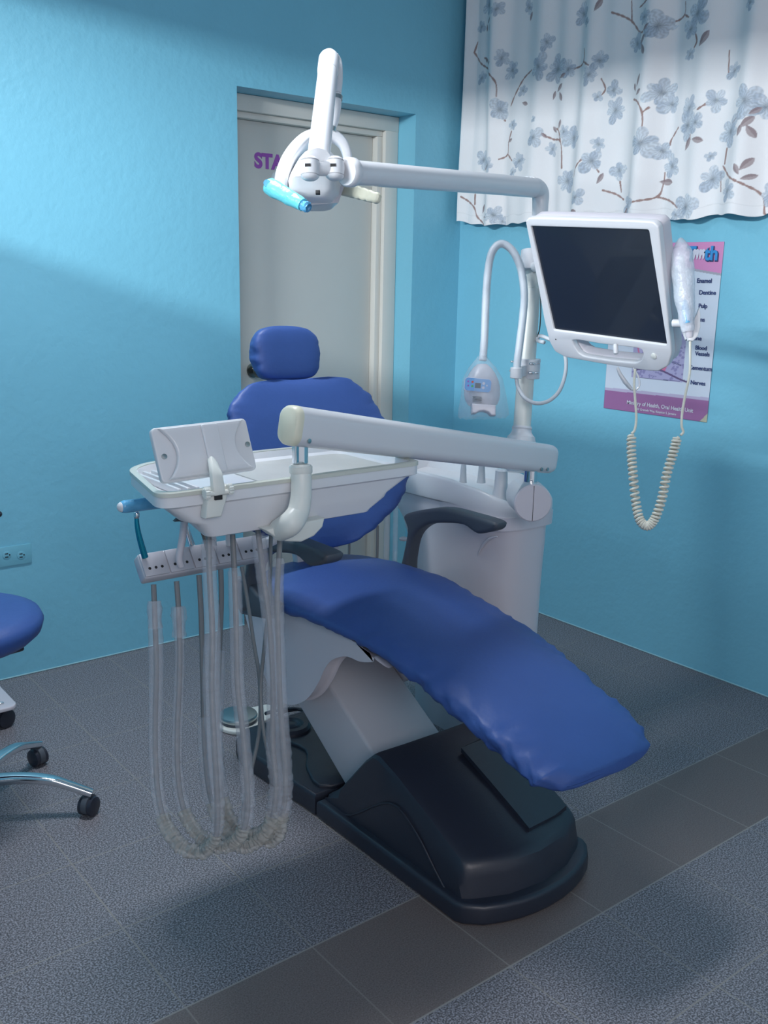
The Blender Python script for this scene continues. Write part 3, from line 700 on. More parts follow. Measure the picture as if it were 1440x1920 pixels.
# ------------------------------------------------------------------ instrument table
TZ = 1.018
def build_tray():
    root = thing('instrument_table', (-2.0, -1.56, .93), 'white instrument tray table hanging from the swing arm', 'instrument table')
    x0, x1, y0, y1 = -2.322, -1.662, -1.722, -1.395
    cor = [(-2.322, -1.722, .045), (x1, -1.715, .030), (x1, y1, .035), (-2.205, y1, .05), (-2.262, -1.455, .03)]
    base = []
    for i, (cx, cy, r) in enumerate(cor):
        p = Vector((cx, cy)); a = Vector(cor[i-1][:2])-p; b = Vector(cor[(i+1) % len(cor)][:2])-p; a.normalize(); b.normalize()
        for k in range(9):
            t = k/8; q = (p+a*r)*(1-t)**2+p*2*t*(1-t)+(p+b*r)*t*t; base.append((q.x, q.y))
    def rg(X0, X1, Y0, Y1, z): return [Vector((X0+(a-x0)/(x1-x0)*(X1-X0), Y0+(b-y0)/(y1-y0)*(Y1-Y0), z)) for a, b in base]
    def ri(i, z): return rg(x0+i, x1-i, y0+i, y1-i, z)
    body = [rg(-2.205, -1.80, -1.70, -1.50, .913), rg(-2.212, -1.795, -1.704, -1.49, .915), rg(-2.217, -1.79, -1.706, -1.485, .921), rg(-2.240, -1.752, -1.712, -1.45, .945), rg(-2.268, -1.745, -1.714, -1.425, .955), rg(-2.305, -1.685, -1.716, -1.41, .985),
            ri(.004, .988), ri(-.001, .990), ri(-.001, TZ-.006), ri(.002, TZ), ri(.014, TZ), ri(.022, TZ-.014), ri(.04, TZ-.018)]
    link('tray', loft(body), 'white', root, ang=28)
    link('tray_rim', loft([ri(-.003, TZ-.007), ri(-.003, TZ+.001), ri(.002, TZ+.003), ri(.012, TZ+.002), ri(.013, TZ-.003), ri(0, TZ-.007)], cap=False), 'rimm', root, ang=60)
    link('tray_mat', prism([rrect(-2.05, -1.70, -1.685, -1.445, .03)], (0, 0, TZ-.0185), (1, 0, 0), (0, 1, 0), .003), 'traym', root)
    for k in range(3):
        link('tray_divider', box(-2.255+.02*k, -2.247+.02*k, -1.67, -1.46, TZ-.018, TZ-.004, .002), 'white', root)
    # bracket tube going down from the arm pin and curling under the tray
    pt = [AT(564, 872, 2.02), AT(565, 905, 2.02), AT(564, 935, 2.015), AT(558, 962, 2.01), AT(544, 982, 2.0), AT(524, 994, 2.03)]
    link('support_tube', tube(spline(pt, 8), [.0215, .0215, .022, .0235, .026, .024], 24), 'warm', root, ang=60)
    link('tube_collar', revolve([(-.012, .0235), (-.010, .0245), (.002, .0245), (.004, .022)], AT(564, 876, 2.02), (0, 0, 1), 28), 'warm', root)
    fl = [P(x, y, 1, -1.715) for x, y in ((488, 990), (600, 968), (596, 985), (580, 1002), (556, 1013), (528, 1012), (505, 1003))]
    link('bracket_plate', prism([[(p.x, p.z) for p in fl]], (0, -1.70, 0), (1, 0, 0), (0, 0, 1), .035, .005), 'warm', root)
    # instrument holder rail
    yb = -1.435; c0 = P(262, 1040, 1, yb); c1 = P(474, 1003, 1, yb)
    d = Vector((1, 0, -.01)).normalized(); ux_ = c0.x+.002; ux2 = c1.x+.02
    f_up = Vector((0, .62, .78)).normalized()   # direction up the sloping face
    nn = Vector((0, -.78, .62)).normalized()
    L = ux2-ux_; cz = c0.z-.028
    cen = Vector(((ux_+ux2)/2, yb, cz))
    link('instrument_rail', obox(cen-nn*.016, (1, 0, 0), f_up, nn, L, .062, .034, .006, 3), 'silver', root)
    n_mod = 5
    for k in range(n_mod):
        mx = ux_+L*(k+.5)/n_mod
        mod = link('rail_module', obox(Vector((mx, yb, cz))+nn*.003, (1, 0, 0), f_up, nn, L/n_mod-.003, .056, .006, .002, 2), 'silver', root)
        for j in (-1, 0, 1):
            hp = Vector((mx+j*.015, yb, cz))+nn*.0062-f_up*.010
            link('rail_hole', cyl(hp-nn*.001, hp+nn*.0006, .0034, n=12, bev=.0003), 'hole', mod)
    e = Vector((ux2, yb, cz))
    link('rail_arm', tube(spline([e+Vector((-.02, .01, 0)), e+Vector((.05, 0, .015)), Vector((-1.84, -1.5, .90)), Vector((-1.84, -1.55, .92))], 8), .013, 16), 'white', root)
    # pull handle wrapped in blue film
    h0 = P(234, 950, 1, -1.46); h1 = P(330, 938, 1, -1.46)
    link('pull_handle', capsule(h0, h1+Vector((.06, 0, .0)), .0140), 'bluefilm', root)
    link('handle_tip', capsule(h0-Vector((.006, 0, 0)), h0, .0115), 'white', root)
build_tray()

# x-ray film viewer clamped to front of tray
def build_viewer():
    TLp, TRp, BRp, BLp = (287, 804), (467, 782), (476, 882), (300, 906)
    yt, yb = -1.66, -1.70
    a, b, c, d = P(*TLp, 1, yt), P(*TRp, 1, yt), P(*BRp, 1, yb), P(*BLp, 1, yb)
    U = ((b-a)+(c-d)).normalized(); V = ((a-d)+(b-c)).normalized(); V = (V-V.dot(U)*U).normalized(); Nn = U.cross(V)
    cen = (a+b+c+d)/4; w_ = ((b-a).length+(c-d).length)/2; h_ = ((a-d).length+(b-c).length)/2
    if Nn.dot(CAM-cen) < 0: Nn = -Nn; 
    root = thing('film_viewer', Vector((cen.x, cen.y, TZ)), 'white x-ray film viewer standing tilted on the tray front edge', 'x-ray viewer')
    o = cen-U.cross(V)*0
    Nf = U.cross(V)   # toward camera
    link('viewer_housing', prism([rrect(-w_/2, w_/2, -h_/2, h_/2, .010)], cen-Nf*.014, U, V, .014, .003, 2), 'white', root)
    # bulged middle
    arcs = []
    n = 14
    poly = []
    for k in range(n+1):
        t = -1+2*k/n; poly.append((-w_/2+.012+.028*(1-t*t), t*(h_/2-.004)))
    poly2 = [(-x, y) for x, y in reversed(poly)]
    link('viewer_back', prism([poly+poly2], cen-Nf*.001, U, V, .012, .005, 3), 'white', root)
    link('viewer_rib', prism([rrect(-.018, .018, -h_/2+.004, h_/2-.006, .006)], cen+Nf*.010+U*.012, U, V, .007, .003), 'white', root)
    for px, py in ((308, 856), (464, 833)):
        r_ = AT(px, py, 1)-CAM; q = CAM+r_*((cen+Nf*.001-CAM).dot(Nf)/r_.dot(Nf))
        link('screw', revolve([(-.001, .0055), (.0015, .0055), (.002, .003)], q, Nf, 16), 'steel', root)
    # arm and clamp
    ym = -1.745
    arm = [P(397, 860, 1, cen.y-.012), P(404, 885, 1, ym+.01), P(408, 912, 1, ym), P(410, 925, 1, ym)]
    link('viewer_arm', tube(spline(arm, 8), [.011, .0125, .0135, .013], 14, flat=(.6, 1.0), side=(0, 1, 0)), 'warm', root)
    cl = [P(x, y, 1, ym) for x, y in ((392, 918), (432, 910), (428, 935), (418, 970), (388, 974), (391, 945))]
    link('clamp', prism([[(p.x, p.z) for p in cl]], (0, ym+.03, 0), (1, 0, 0), (0, 0, 1), .026, .004), 'warm', root)
    q = P(410, 926, 1, ym); link('clamp_slot', box(q.x-.008, q.x+.008, ym-.0005, ym+.006, q.z-.012, q.z+.004), 'hole', root)
    for px, py, s in ((387, 926, -1), (431, 917, 1)):
        q = P(px, py, 1, ym-.002)
        m_ = []
        for k in range(12):
            pass
        pr = []
        for k in range(48):
            a_ = 2*math.pi*k/48; r_ = .0105*(1+.10*math.cos(a_*12)); pr.append((r_*math.cos(a_), r_*math.sin(a_)))
        link('clamp_knob', prism([pr], q-Vector((.005, 0, 0)), (0, 1, 0), (0, 0, 1), .010, .0015), 'warm', root)
    q = P(410, 924, 1, ym-.002); link('clamp_bolt', cyl(q-Vector((.022, 0, 0)), q+Vector((.022, 0, 0)), .005), 'warm', root)
build_viewer()

# handpieces in rail
def build_handpieces():
    Yr = -1.435
    def tagged(name, label, parts, cat='handpiece'):
        p0 = parts[0][1]
        co = sum((v.co for v in p0.vertices), Vector())/len(p0.vertices)
        t = thing(name, co, label, cat, 'instruments in the rail below the tray')
        for n_, me, m_ in parts: link(n_, me, m_, t)
    a = [P(256, 965, 1, Yr), P(257, 985, 1, Yr), P(262, 1010, 1, Yr), P(272, 1045, 1, Yr)]
    tagged('dental_handpiece', 'teal metal handpiece with round chrome head left of the tray', [
        ('grip', tube(spline(a, 8), [.0045, .0055, .0065, .0075], 14), 'tealmetal'), ('head', capsule(P(256, 968, 1, Yr), P(256, 963, 1, Yr), .0065), 'chrome')])
    a = [P(345, 972, 1, Yr+.02), P(353, 1000, 1, Yr+.02), P(362, 1028, 1, Yr+.02)]
    tagged('dental_handpiece', 'slim bare steel handpiece behind the pale suction tube', [('grip', tube(spline(a, 8), [.004, .006, .007], 14), 'chrome'), ('head', capsule(P(343, 968, 1, Yr+.02), P(347, 974, 1, Yr+.02), .006), 'bronze')])
    a = [P(346, 975, 1, Yr-.03), P(342, 1010, 1, Yr-.03), P(336, 1045, 1, Yr-.03), P(340, 1062, 1, Yr-.03)]
    tagged('air_water_syringe', 'white sleeved syringe hooked over the rail with dark lever', [
        ('grip', tube(spline(a, 8), [.0085, .0085, .008, .0075], 14), 'pink'), ('lever', prism([[(-.03, 0), (-.018, .009), (.012, .006), (.026, -.014), (.004, -.004)]], P(346, 973, 1, Yr-.036), (1, 0, 0), (0, 0, 1), .012, .002), 'dgrey')])
    a = [P(378, 995, 1, Yr), P(385, 1010, 1, Yr), P(390, 1030, 1, Yr)]
    tagged('dental_handpiece', 'dark handpiece neck between steel handpiece and white tips', [('grip', tube(spline(a, 8), [.004, .0065, .007], 14), 'bronze')])
    for x, l in ((398, 'white capped instrument tip right of the dark handpiece'), (427, 'white capped instrument tip under the tray centre')):
        a = [P(x, 992, 1, Yr), P(x+3, 1022, 1, Yr)]
        tagged('instrument_tip', l, [('tip', tube(spline([a[0], (a[0]+a[1])/2, a[1]], 6), [.005, .0075, .0075], 14), 'white')], 'instrument')
build_handpieces()

# hoses: from rail down, loop, and up to the underside of the tray
def build_hoses():
    G = 'hoses hanging from the instrument rail'
    H = [
     ('leftmost hanging hose in a loose frosted sleeve with yellowed bottom',
      [(288, 1096, 2.17), (290, 1150, 2.17), (293, 1250, 2.17), (291, 1400, 2.17), (300, 1510, 2.15), (328, 1575, 2.12), (372, 1598, 2.1), (402, 1575, 2.08), (408, 1520, 2.07), (402, 1400, 2.06), (397, 1290, 2.06), (398, 1180, 2.06), (393, 1080, 2.06), (391, 1004, 2.06)],
      [(.055, .985)], [.018, .0175, .019, .0155, .017, .0185, .0165, .014, .016, .019, .0215, .019, .0165, .0185]),
     ('second hanging hose from the left with a knotted film top',
      [(331, 1090, 2.19), (335, 1150, 2.19), (337, 1250, 2.19), (332, 1400, 2.18), (340, 1500, 2.17), (368, 1560, 2.15), (410, 1588, 2.13), (446, 1572, 2.11), (464, 1520, 2.10), (458, 1400, 2.1), (446, 1290, 2.1), (443, 1180, 2.1), (440, 1080, 2.1), (436, 1002, 2.1)],
      [(.07, .93)], [.0125, .0125, .0125, .014, .0165, .017, .016, .0165, .017, .0165, .0165, .0165, .0165]),
     ('third hanging hose from the left, bare grey at the top',
      [(373, 1078, 2.21), (377, 1150, 2.21), (380, 1260, 2.21), (384, 1400, 2.21), (396, 1500, 2.2), (430, 1572, 2.18), (468, 1585, 2.17), (505, 1550, 2.16), (518, 1480, 2.15), (512, 1400, 2.15), (512, 1290, 2.14), (506, 1180, 2.13), (494, 1080, 2.12), (483, 990, 2.11)],
      [(.20, .985)], [.015, .015, .016, .0165, .0165, .017, .018, .0185, .018, .0165, .0175, .018, .018]),
     ('fourth hanging hose from the left ending under the curved bracket tube',
      [(414, 1068, 2.25), (415, 1130, 2.25), (411, 1230, 2.25), (407, 1400, 2.24), (420, 1510, 2.22), (450, 1560, 2.2), (492, 1562, 2.18), (530, 1520, 2.16), (534, 1440, 2.15), (526, 1330, 2.14), (522, 1220, 2.13), (520, 1110, 2.12), (523, 1050, 2.11), (525, 1008, 2.11)],
      [(.15, .925)], [.012, .013, .016, .017, .018, .019, .019, .019, .018, .016, .0145, .0150]),
     ('rightmost thin hanging hose with an uncovered grey length',
      [(453, 1062, 2.27), (463, 1120, 2.27), (475, 1200, 2.27), (487, 1280, 2.26), (486, 1370, 2.25), (470, 1450, 2.24), (455, 1530, 2.22), (470, 1575, 2.2), (500, 1580, 2.18), (525, 1560, 2.17), (530, 1480, 2.17), (500, 1400, 2.18), (489, 1300, 2.2), (497, 1200, 2.2), (505, 1120, 2.2), (508, 1000, 2.2)],
      [(.53, .68)], [.014, .015, .014]),
    ]
    for idx, (lab, pts, sl, rad) in enumerate(H):
        w3 = [AT(*p) for p in pts]; path = spline(w3, 12); n = len(path)
        t = thing('hanging_hose', w3[0], lab, 'hose', G)
        link('hose', tube(path, .0062 if idx < 4 else .0045, 10), 'tube' if idx < 5 else 'ptube', t)
        for a, b in sl:
            i0, i1 = int(a*n), int(b*n); seg = path[i0:i1+1]
            # resample finer
            seg = [q for q in spline([tuple(q) for q in seg], 3)]
            m_ = len(seg); sd = idx*7+a*10
            def rn(i, k, m_=m_, seg=seg, sd=sd):
                z = seg[i][2]; cr = .08+.34*max(0, min(1, (.45-z)/.3))
                f = noise.noise(Vector((sd, i*.22, k*.8)))+.8*noise.noise(Vector((sd+5, i*.6, k*.25)))
                taper = min(1, .75+.08*min(i, m_-1-i))
                return (1+cr*f)*taper
            rr = rad[:] if True else rad
            full = list(.9*np.interp(np.linspace(a, b, m_), np.linspace(0, 1, len(rad)), rad))
            # two materials by height: split at crumpled yellow bottom
            low = [j for j in range(m_) if seg[j][2] < .265]
            def part(j0, j1, mm, nm):
                if j1-j0 < 3: return
                sub = seg[j0:j1+1]
                link(nm, tube(sub, full[j0:j1+1], 16, cap=False, rn=lambda i, k: rn(i+j0, k)), mm, t, ang=180)
            if low and len(low) > 3:
                part(0, low[0], 'sleeve', 'sleeve'); part(low[0], low[-1], 'yfilm', 'crumpled_sleeve'); part(low[-1], m_-1, 'sleeve', 'sleeve')
            else: part(0, m_-1, 'sleeve', 'sleeve')
            if idx == 1:
                pass
        if idx < 2:   # gathered film knot
            q = path[int(sl[0][0]*n)]; q2 = path[int(sl[0][0]*n)+8]
            link('film_knot', tube(spline([tuple(q), tuple((q+q2)/2), tuple(q2)], 5), [.014, .018, .013, .017], 14, cap=False, rn=lambda i, k: 1+.25*noise.noise(Vector((i*.9, k*1.3, idx)))), 'sleeve', t)
build_hoses()

# ------------------------------------------------------------------ operating lamp
def build_lamp():
    el = AT(1008, 352, 2.93)
    root = thing('operating_lamp', AT(1009, 400, 2.95), 'white articulated dental lamp with loop head in front of the door', 'lamp')
    j1 = AT(640, 318, 2.28); jt = AT(655, 323, 2.29)
    link('lower_arm', tube([jt, jt+(el-jt)*.25, jt+(el-jt)*.5, jt+(el-jt)*.75, AT(998, 352, 2.90)], .0285, 32), 'white', root)
    link('elbow', tube(spline([AT(992, 350, 2.90), AT(1005, 352, 2.92), AT(1013, 362, 2.94), AT(1013, 385, 2.95), AT(1011, 430, 2.95), AT(1006, 520, 2.95)], 6), [.0275, .0275, .0265, .0255, .024, .023, .022], 28), 'white', root)
    link('collar_ring', join(tube([AT(996, 351, 2.905), AT(999, 351, 2.91)], .0295, 32), tube([AT(985, 350, 2.89), AT(987, 350, 2.893)], .0291, 32)), 'white', root)
    link('pole_collar', cyl(AT(993, 508, 2.95), AT(996, 470, 2.95), .031), 'white', root)
    # end collar of the arm
    d = (el-jt).normalized()
    link('arm_end_ring', tube([jt-d*.012, jt-d*.006, jt+d*.01, jt+d*.016], [.030, .034, .034, .030], 32), 'white', root)
    # two knuckles and link
    vz = UPV
    def knuckle(px, dep, nm):
        c = AT(px, 316, dep)
        body = revolve([(-.027, .008), (-.025, .015), (-.0205, .0205), (-.018, .0215), (-.017, .0175), (-.0155, .0215), (0, .023), (.0155, .0215), (.017, .0175), (.018, .0215), (.0205, .0205), (.025, .015), (.027, .008)], c, vz, 28)
        k = link(nm, body, 'white', root)
        q = c-FWD*.0212-RGT*.003; link('slot', obox(q, RGT, UPV, FWD, .013, .0065, .006), 'hole', k)
        return c
    c1 = knuckle(628, 2.27, 'knuckle'); c2 = knuckle(581, 2.24, 'knuckle')
    link('knuckle_link', tube([c2+(c1-c2)*.15, c2+(c1-c2)*.5, c2+(c1-c2)*.85], .0158, 16, flat=(1.05, .95)), 'white', root)
    # upper arm
    u0 = AT(597, 300, 2.26); u1 = AT(617, 112, 2.55)
    link('upper_arm', tube([u0, u0+(u1-u0)*.05, u0+(u1-u0)*.5, u1-(u1-u0)*.06, u1], [.0305, .027, .026, .0255, .0255], 32), 'white', root)
    ua = (u1-u0).normalized()
    link('upper_cap', join(revolve([(-.085, .0262), (-.082, .0275), (-.02, .0275), (-.010, .025)], u1+ua*.02, ua, 32), revolve([(0, .0245), (.012, .024), (.026, .018), (.032, .008)], u1, ua, 24)), 'white', root)
    q = u1+ua*.022-FWD*.022; link('cap_slot', obox(q, RGT, UPV, FWD, .010, .008, .008), 'hole', root)
    # drop rod
    rd = [AT(628, 104, 2.56), AT(635, 118, 2.57), AT(636, 150, 2.56), AT(633, 176, 2.54)]
    link('drop_rod', tube(spline(rd, 6), .0095, 16), 'white', root)
    link('rod_joint', tube(spline([AT(632, 178, 2.54), AT(630, 200, 2.53), AT(626, 225, 2.52), AT(622, 240, 2.51)], 6), [.0125, .0135, .013, .0115], 18), 'white', root)
    link('joint_band', tube([AT(632, 180, 2.538), AT(631.5, 188, 2.537)], .0145, 18), 'steel', root); link('joint_band', tube([AT(624, 238, 2.51), AT(622, 246, 2.51)], .0105, 18), 'steel', root)
    # loop frame (arch), flattened band
    DL = 2.50
    arch = [(527, 358, 2.42), (531, 330, 2.43), (541, 303, 2.45), (556, 280, 2.47), (576, 262, 2.50), (600, 254, 2.52), (623, 255, 2.53), (641, 268, 2.54), (650, 288, 2.55), (652, 312, 2.56), (646, 340, 2.56)]
    pa = [AT(*p) for p in arch]
    link('loop_frame', tube(spline(pa, 7), [.018, .0185, .018, .017, .016, .015, .0145, .014, .013, .012, .012], 18, flat=(1.5, .98), side=tuple(FWD)), 'white', root, ang=60)
    # lamp body
    def bp(px, py, dep): return AT(px, py, dep)
    rings = []
    # horizontal slices of the housing: (ycentre px, left px, right px, front depth, back depth)
    for py, xl, xr, df, db in ((283, 588, 612, 2.44, 2.47), (292, 570, 625, 2.415, 2.50), (305, 560, 634, 2.40, 2.52), (320, 552, 640, 2.39, 2.54), (338, 545, 641, 2.38, 2.55), (352, 540, 641, 2.375, 2.55), (354, 539, 639, 2.378, 2.55), (370, 541, 636, 2.385, 2.54), (380, 545, 626, 2.395, 2.53), (384, 551, 621, 2.41, 2.515)):
        c = AT((xl+xr)/2, py, (df+db)/2); hw = (xr-xl)/2/FPX*2.45; hd = (db-df)/2
        ring = []
        for k in range(36):
            a = 2*math.pi*k/36; ca, sa = math.cos(a), math.sin(a)
            sk_ = .04*(1 if py > 300 else 0)
            ring.append(c+RGT*hw*math.copysign(abs(ca)**(.75 if py < 330 else .45), ca)+FWD*hd*math.copysign(abs(sa)**.8, sa)-UPV*sa*0)
        rings.append(ring)
    hd_ = link('lamp_housing', loft(rings), 'white', root, ang=50)
    q = AT(596, 361, 2.37); link('latch', obox(q, RGT, UPV, FWD, .011, .009, .012, .001), 'hole', hd_)
    link('reflector_shell', loft([[AT(x, y, dd) for x, y in sh] for dd, sh in ((2.45, [(524, 352), (545, 380), (560, 386), (635, 380), (645, 350), (600, 330)]), (2.60, [(534, 356), (548, 384), (562, 390), (630, 384), (640, 354), (600, 335)]))]), 'pink', root, ang=30)
    # right grip handle with finger dents
    h0 = AT(640, 352, 2.50); h1 = AT(712, 373, 2.42)
    pts = [h0+(h1-h0)*t for t in np.linspace(0, 1, 25)]
    rr = [.016-.004*t-.0022*max(0, math.sin((t-.35)*40)) * (t > .35) for t in np.linspace(0, 1, 25)]; rr[-1] = .007; rr[-2] = .0105
    link('grip_handle', tube(pts, [q_*1.1 for q_ in rr], 20, flat=(1.05, .75), side=tuple(UPV)), 'cream', root, ang=60)
    # left handle in turquoise sleeve
    a0 = AT(505, 349, 2.33); a1 = AT(568, 384, 2.28)
    pts = [a0+(a1-a0)*t for t in np.linspace(0, 1, 25)]
    sl = link('turquoise_sleeve', tube(pts, [.020, .021, .0195, .0185, .017, .0155], 20, rn=lambda i, k: 1+.10*noise.noise(Vector((i*.3, k*.5, 2)))), 'teal', root, ang=60)
    dd = (a1-a0).normalized(); q = a0-FWD*.021-RGT*.003; link('sleeve_hole', revolve([(-.004, .0085), (.0015, .0085)], q, -FWD, 18), 'bluefilm', sl)
    link('film_tail', tube(spline([a1-dd*.012, a1+dd*.01, a1+dd*.02], 6), [.0135, .0115, .013, .010], 12, cap=False, rn=lambda i, k: 1+.35*noise.noise(Vector((i*.7, k*1.5, 4)))), 'bluefilm', sl)
    link('film_flap', tube(spline([AT(512, 330, 2.35), AT(520, 336, 2.36), AT(531, 345, 2.38)], 6), [.012, .017, .018], 14, cap=False, flat=(1, .5), side=tuple(UPV)), 'film', sl)
build_lamp()

# ------------------------------------------------------------------ monitor
sc = [AT(1000, 423, 2.3*.93877766/.919564), AT(1222, 430, 2.3*.83910995/.919564), AT(1248, 645, 2.3*.9003323/.919564), AT(1037, 617, 2.3/.919564)]
MU = ((sc[1]-sc[0])+(sc[2]-sc[3])).normalized(); MV = ((sc[0]-sc[3])+(sc[1]-sc[2])).normalized(); MV = (MV-MV.dot(MU)*MU).normalized(); MN = MU.cross(MV)
MC = sum(sc, Vector())/4
def onmon(px, py, off=0):
    r = AT(px, py, 1)-CAM; q = CAM+r*((MC+MN*off-CAM).dot(MN)/r.dot(MN)); d = q-MC
    return d.dot(MU), d.dot(MV)
def build_monitor():
    root = thing('monitor', MC-MV*.2, 'white framed flat monitor with dark blank screen on the unit pole', 'monitor')
    outl = [(993, 407), (1225, 414), (1236, 424), (1240, 460), (1250, 560), (1261, 660), (1254, 685), (1236, 695), (1215, 694), (1130, 681), (1062, 669), (1042, 658), (1032, 640), (1022, 600), (1008, 520), (992, 440), (987, 414)]
    ol = [onmon(x, y) for x, y in outl]
    def rnd(o, r=.3):
        out = []
        n = len(o)
        for i in range(n):
            p0, p1, p2 = [np.array(o[(i+k-1) % n]) for k in range(3)]
            out += [tuple(p1+(p0-p1)*.15), tuple(p1*.9+(p0+p2)*.05), tuple(p1+(p2-p1)*.15)]
        return out
    ol = rnd(ol)
    w2, h2 = .1705, .1395
    scr = rrect(-w2, w2, -h2, h2, .004, 3)
    slot = [onmon(x, y) for x, y in ((1074, 637), (1085, 636), (1130, 644), (1195, 651), (1205, 654), (1208, 663), (1204, 674), (1195, 679), (1150, 675), (1097, 667), (1086, 660), (1078, 648))]
    slot = rnd(slot)
    front = prism([ol, scr, slot], MC-MN*.014, MU, MV, .018, .0035, 3)
    link('bezel', front, 'white', root, ang=40)
    cen = np.mean(ol, 0)
    ol2 = [tuple((np.array(p)-cen)*.985+cen) for p in ol]
    link('back_housing', prism([ol2, slot], MC-MN*.050, MU, MV, .037, .008, 3), 'pink', root, ang=40)
    link('screen', prism([rrect(-w2-.003, w2+.003, -h2-.003, h2+.003, .004, 3)], MC-MN*.006, MU, MV, .004), 'screen', root)
    a, b = onmon(1228, 666); link('power_button', revolve([(0, .0075), (.003, .0075), (.004, .006)], MC+MU*a+MV*b+MN*.003, MN, 24), 'warm', root)
    a, b = onmon(1044, 635); link('indicator', revolve([(0, .0018), (.001, .0018)], MC+MU*a+MV*b+MN*.0038, MN, 10), 'hole', root)
    # arm back to the pole
    bk = MC-MN*.05; pl = AT(999, 500, 2.95)
    link('mount_arm', join(tube([bk, bk-MN*.05, pl*.4+bk*.6, pl], .016, 16), obox(bk-MN*.008, MU, MV, MN, .11, .11, .016, .003)), 'white', root)
    # camera holder on the right side
    hp = [(1282, 592), (1288, 606), (1296, 606), (1303, 592), (1309, 578), (1311, 590), (1311, 615), (1306, 632), (1297, 641), (1288, 640), (1284, 625)]
    dep = 2.16
    def pl2(x, y): return AT(x, y, dep)
    o = AT(1295, 610, dep)
    ol3 = [((AT(x, y, dep)-o).dot(RGT), (AT(x, y, dep)-o).dot(UPV)) for x, y in hp]
    link('camera_holder', join(prism([ol3], o-FWD*.0, RGT, UPV, .010, .002), tube([AT(1262, 606, 2.19), AT(1275, 606, 2.18), AT(1290, 608, 2.165)], .009, 12),
                               tube(spline([AT(1286, 592, 2.19), AT(1288, 612, 2.185), AT(1293, 636, 2.18)], 5), [.013, .014, .010], 16)), 'white', root)
build_monitor()
def build_ioc():
    root = thing('intraoral_camera', AT(1290, 620, 2.15), 'pen camera in a clear plastic sleeve with coiled ivory cord beside the monitor', 'camera')
    link('camera_body', tube(spline([AT(1293, 632, 2.155), AT(1290, 605, 2.15), AT(1284, 560, 2.15), AT(1279, 520, 2.15), AT(1277, 480, 2.15)], 6), [.008, .0105, .011, .009, .006], 16), 'pink', root)
    link('blue_grip', tube(spline([AT(1289, 606, 2.142), AT(1286, 585, 2.142), AT(1284, 562, 2.145)], 6), [.0095, .0095, .005], 14), 'bluefilm', root)
    link('clear_sleeve', tube(spline([AT(1290, 622, 2.15), AT(1288, 600, 2.15), AT(1284, 560, 2.15), AT(1280, 510, 2.15), AT(1278, 475, 2.15), AT(1277, 462, 2.15), AT(1276, 446, 2.15)], 7), [.013, .0175, .022, .025, .0245, .017, .003], 18, cap=False, rn=lambda i, k: 1+.12*noise.noise(Vector((i*.25, k*.6, 7)))), mat('sleeve_film', (.74, .80, .88), .25, alpha=.55, nvar=.1, nscale=30, bump=.5), root, ang=60)
    # cord
    s1 = [AT(x, y, 2.15) for x, y in ((1294, 640), (1294, 660), (1293, 700), (1285, 740), (1279, 775), (1278, 798), (1281, 810), (1276, 816))]
    ctr = [AT(x, y, d) for x, y, d in ((1270, 820, 2.15), (1262, 850, 2.155), (1250, 890, 2.16), (1241, 935, 2.165), (1228, 972, 2.17), (1214, 986, 2.175), (1200, 975, 2.18), (1192, 940, 2.19), (1187, 890, 2.19), (1184, 850, 2.195), (1184, 815, 2.2))]
    path = spline(ctr, 60); n = len(path); turns = 50; coil = []
    for i, p in enumerate(path):
        p = Vector(p); t = Vector(path[min(i+1, n-1)])-Vector(path[max(i-1, 0)]); t.normalize()
        a = (FWD-FWD.dot(t)*t).normalized(); b = t.cross(a); an = 2*math.pi*turns*i/(n-1)
        rr_ = .0095*min(1, .3+i/12, .3+(n-1-i)/12); coil.append(p+rr_*(a*math.cos(an)+b*math.sin(an)))
    # finer coil
    coil2 = []
    N_ = turns*16
    for j in range(N_+1):
        f = j/N_*(n-1); i = min(int(f), n-2); fr_ = f-i
        p = Vector(path[i])*(1-fr_)+Vector(path[i+1])*fr_; t = (Vector(path[i+1])-Vector(path[i])).normalized()
        a = (FWD-FWD.dot(t)*t).normalized(); b = t.cross(a); an = 2*math.pi*turns*j/N_
        rr_ = .0082*min(1, .2+j/20, .2+(N_-j)/20); coil2.append(p+rr_*(a*math.cos(an)+b*math.sin(an)))
    s2 = [AT(x, y, 2.2) for x, y in ((1184, 813), (1190, 806), (1193, 785), (1191, 750), (1189, 720), (1191, 692))]
    link('coiled_cord', join(tube(spline(s1, 8), .0029, 10), tube(coil2, .0031, 8), tube(spline(s2, 8), .0029, 10)), 'coil', root, ang=180)
    # second small cable loop and connector behind the monitor bottom
    link('cable_loop', tube(spline([AT(1187, 690, 2.24), AT(1196, 705, 2.24), AT(1199, 722, 2.24), AT(1192, 731, 2.24), AT(1180, 728, 2.24), AT(1170, 715, 2.24), AT(1158, 688, 2.24)], 8), .0022, 8), 'white', root)
    link('connector', tube([AT(1158, 690, 2.24), AT(1163, 702, 2.24), AT(1172, 716, 2.24), AT(1184, 729, 2.24)], [.0035, .0045, .0055, .004], 12), 'white', root)
    link('cable_plug', cyl(AT(1155, 664, 2.27), AT(1154, 645, 2.27), .006), 'white', root)
build_ioc()

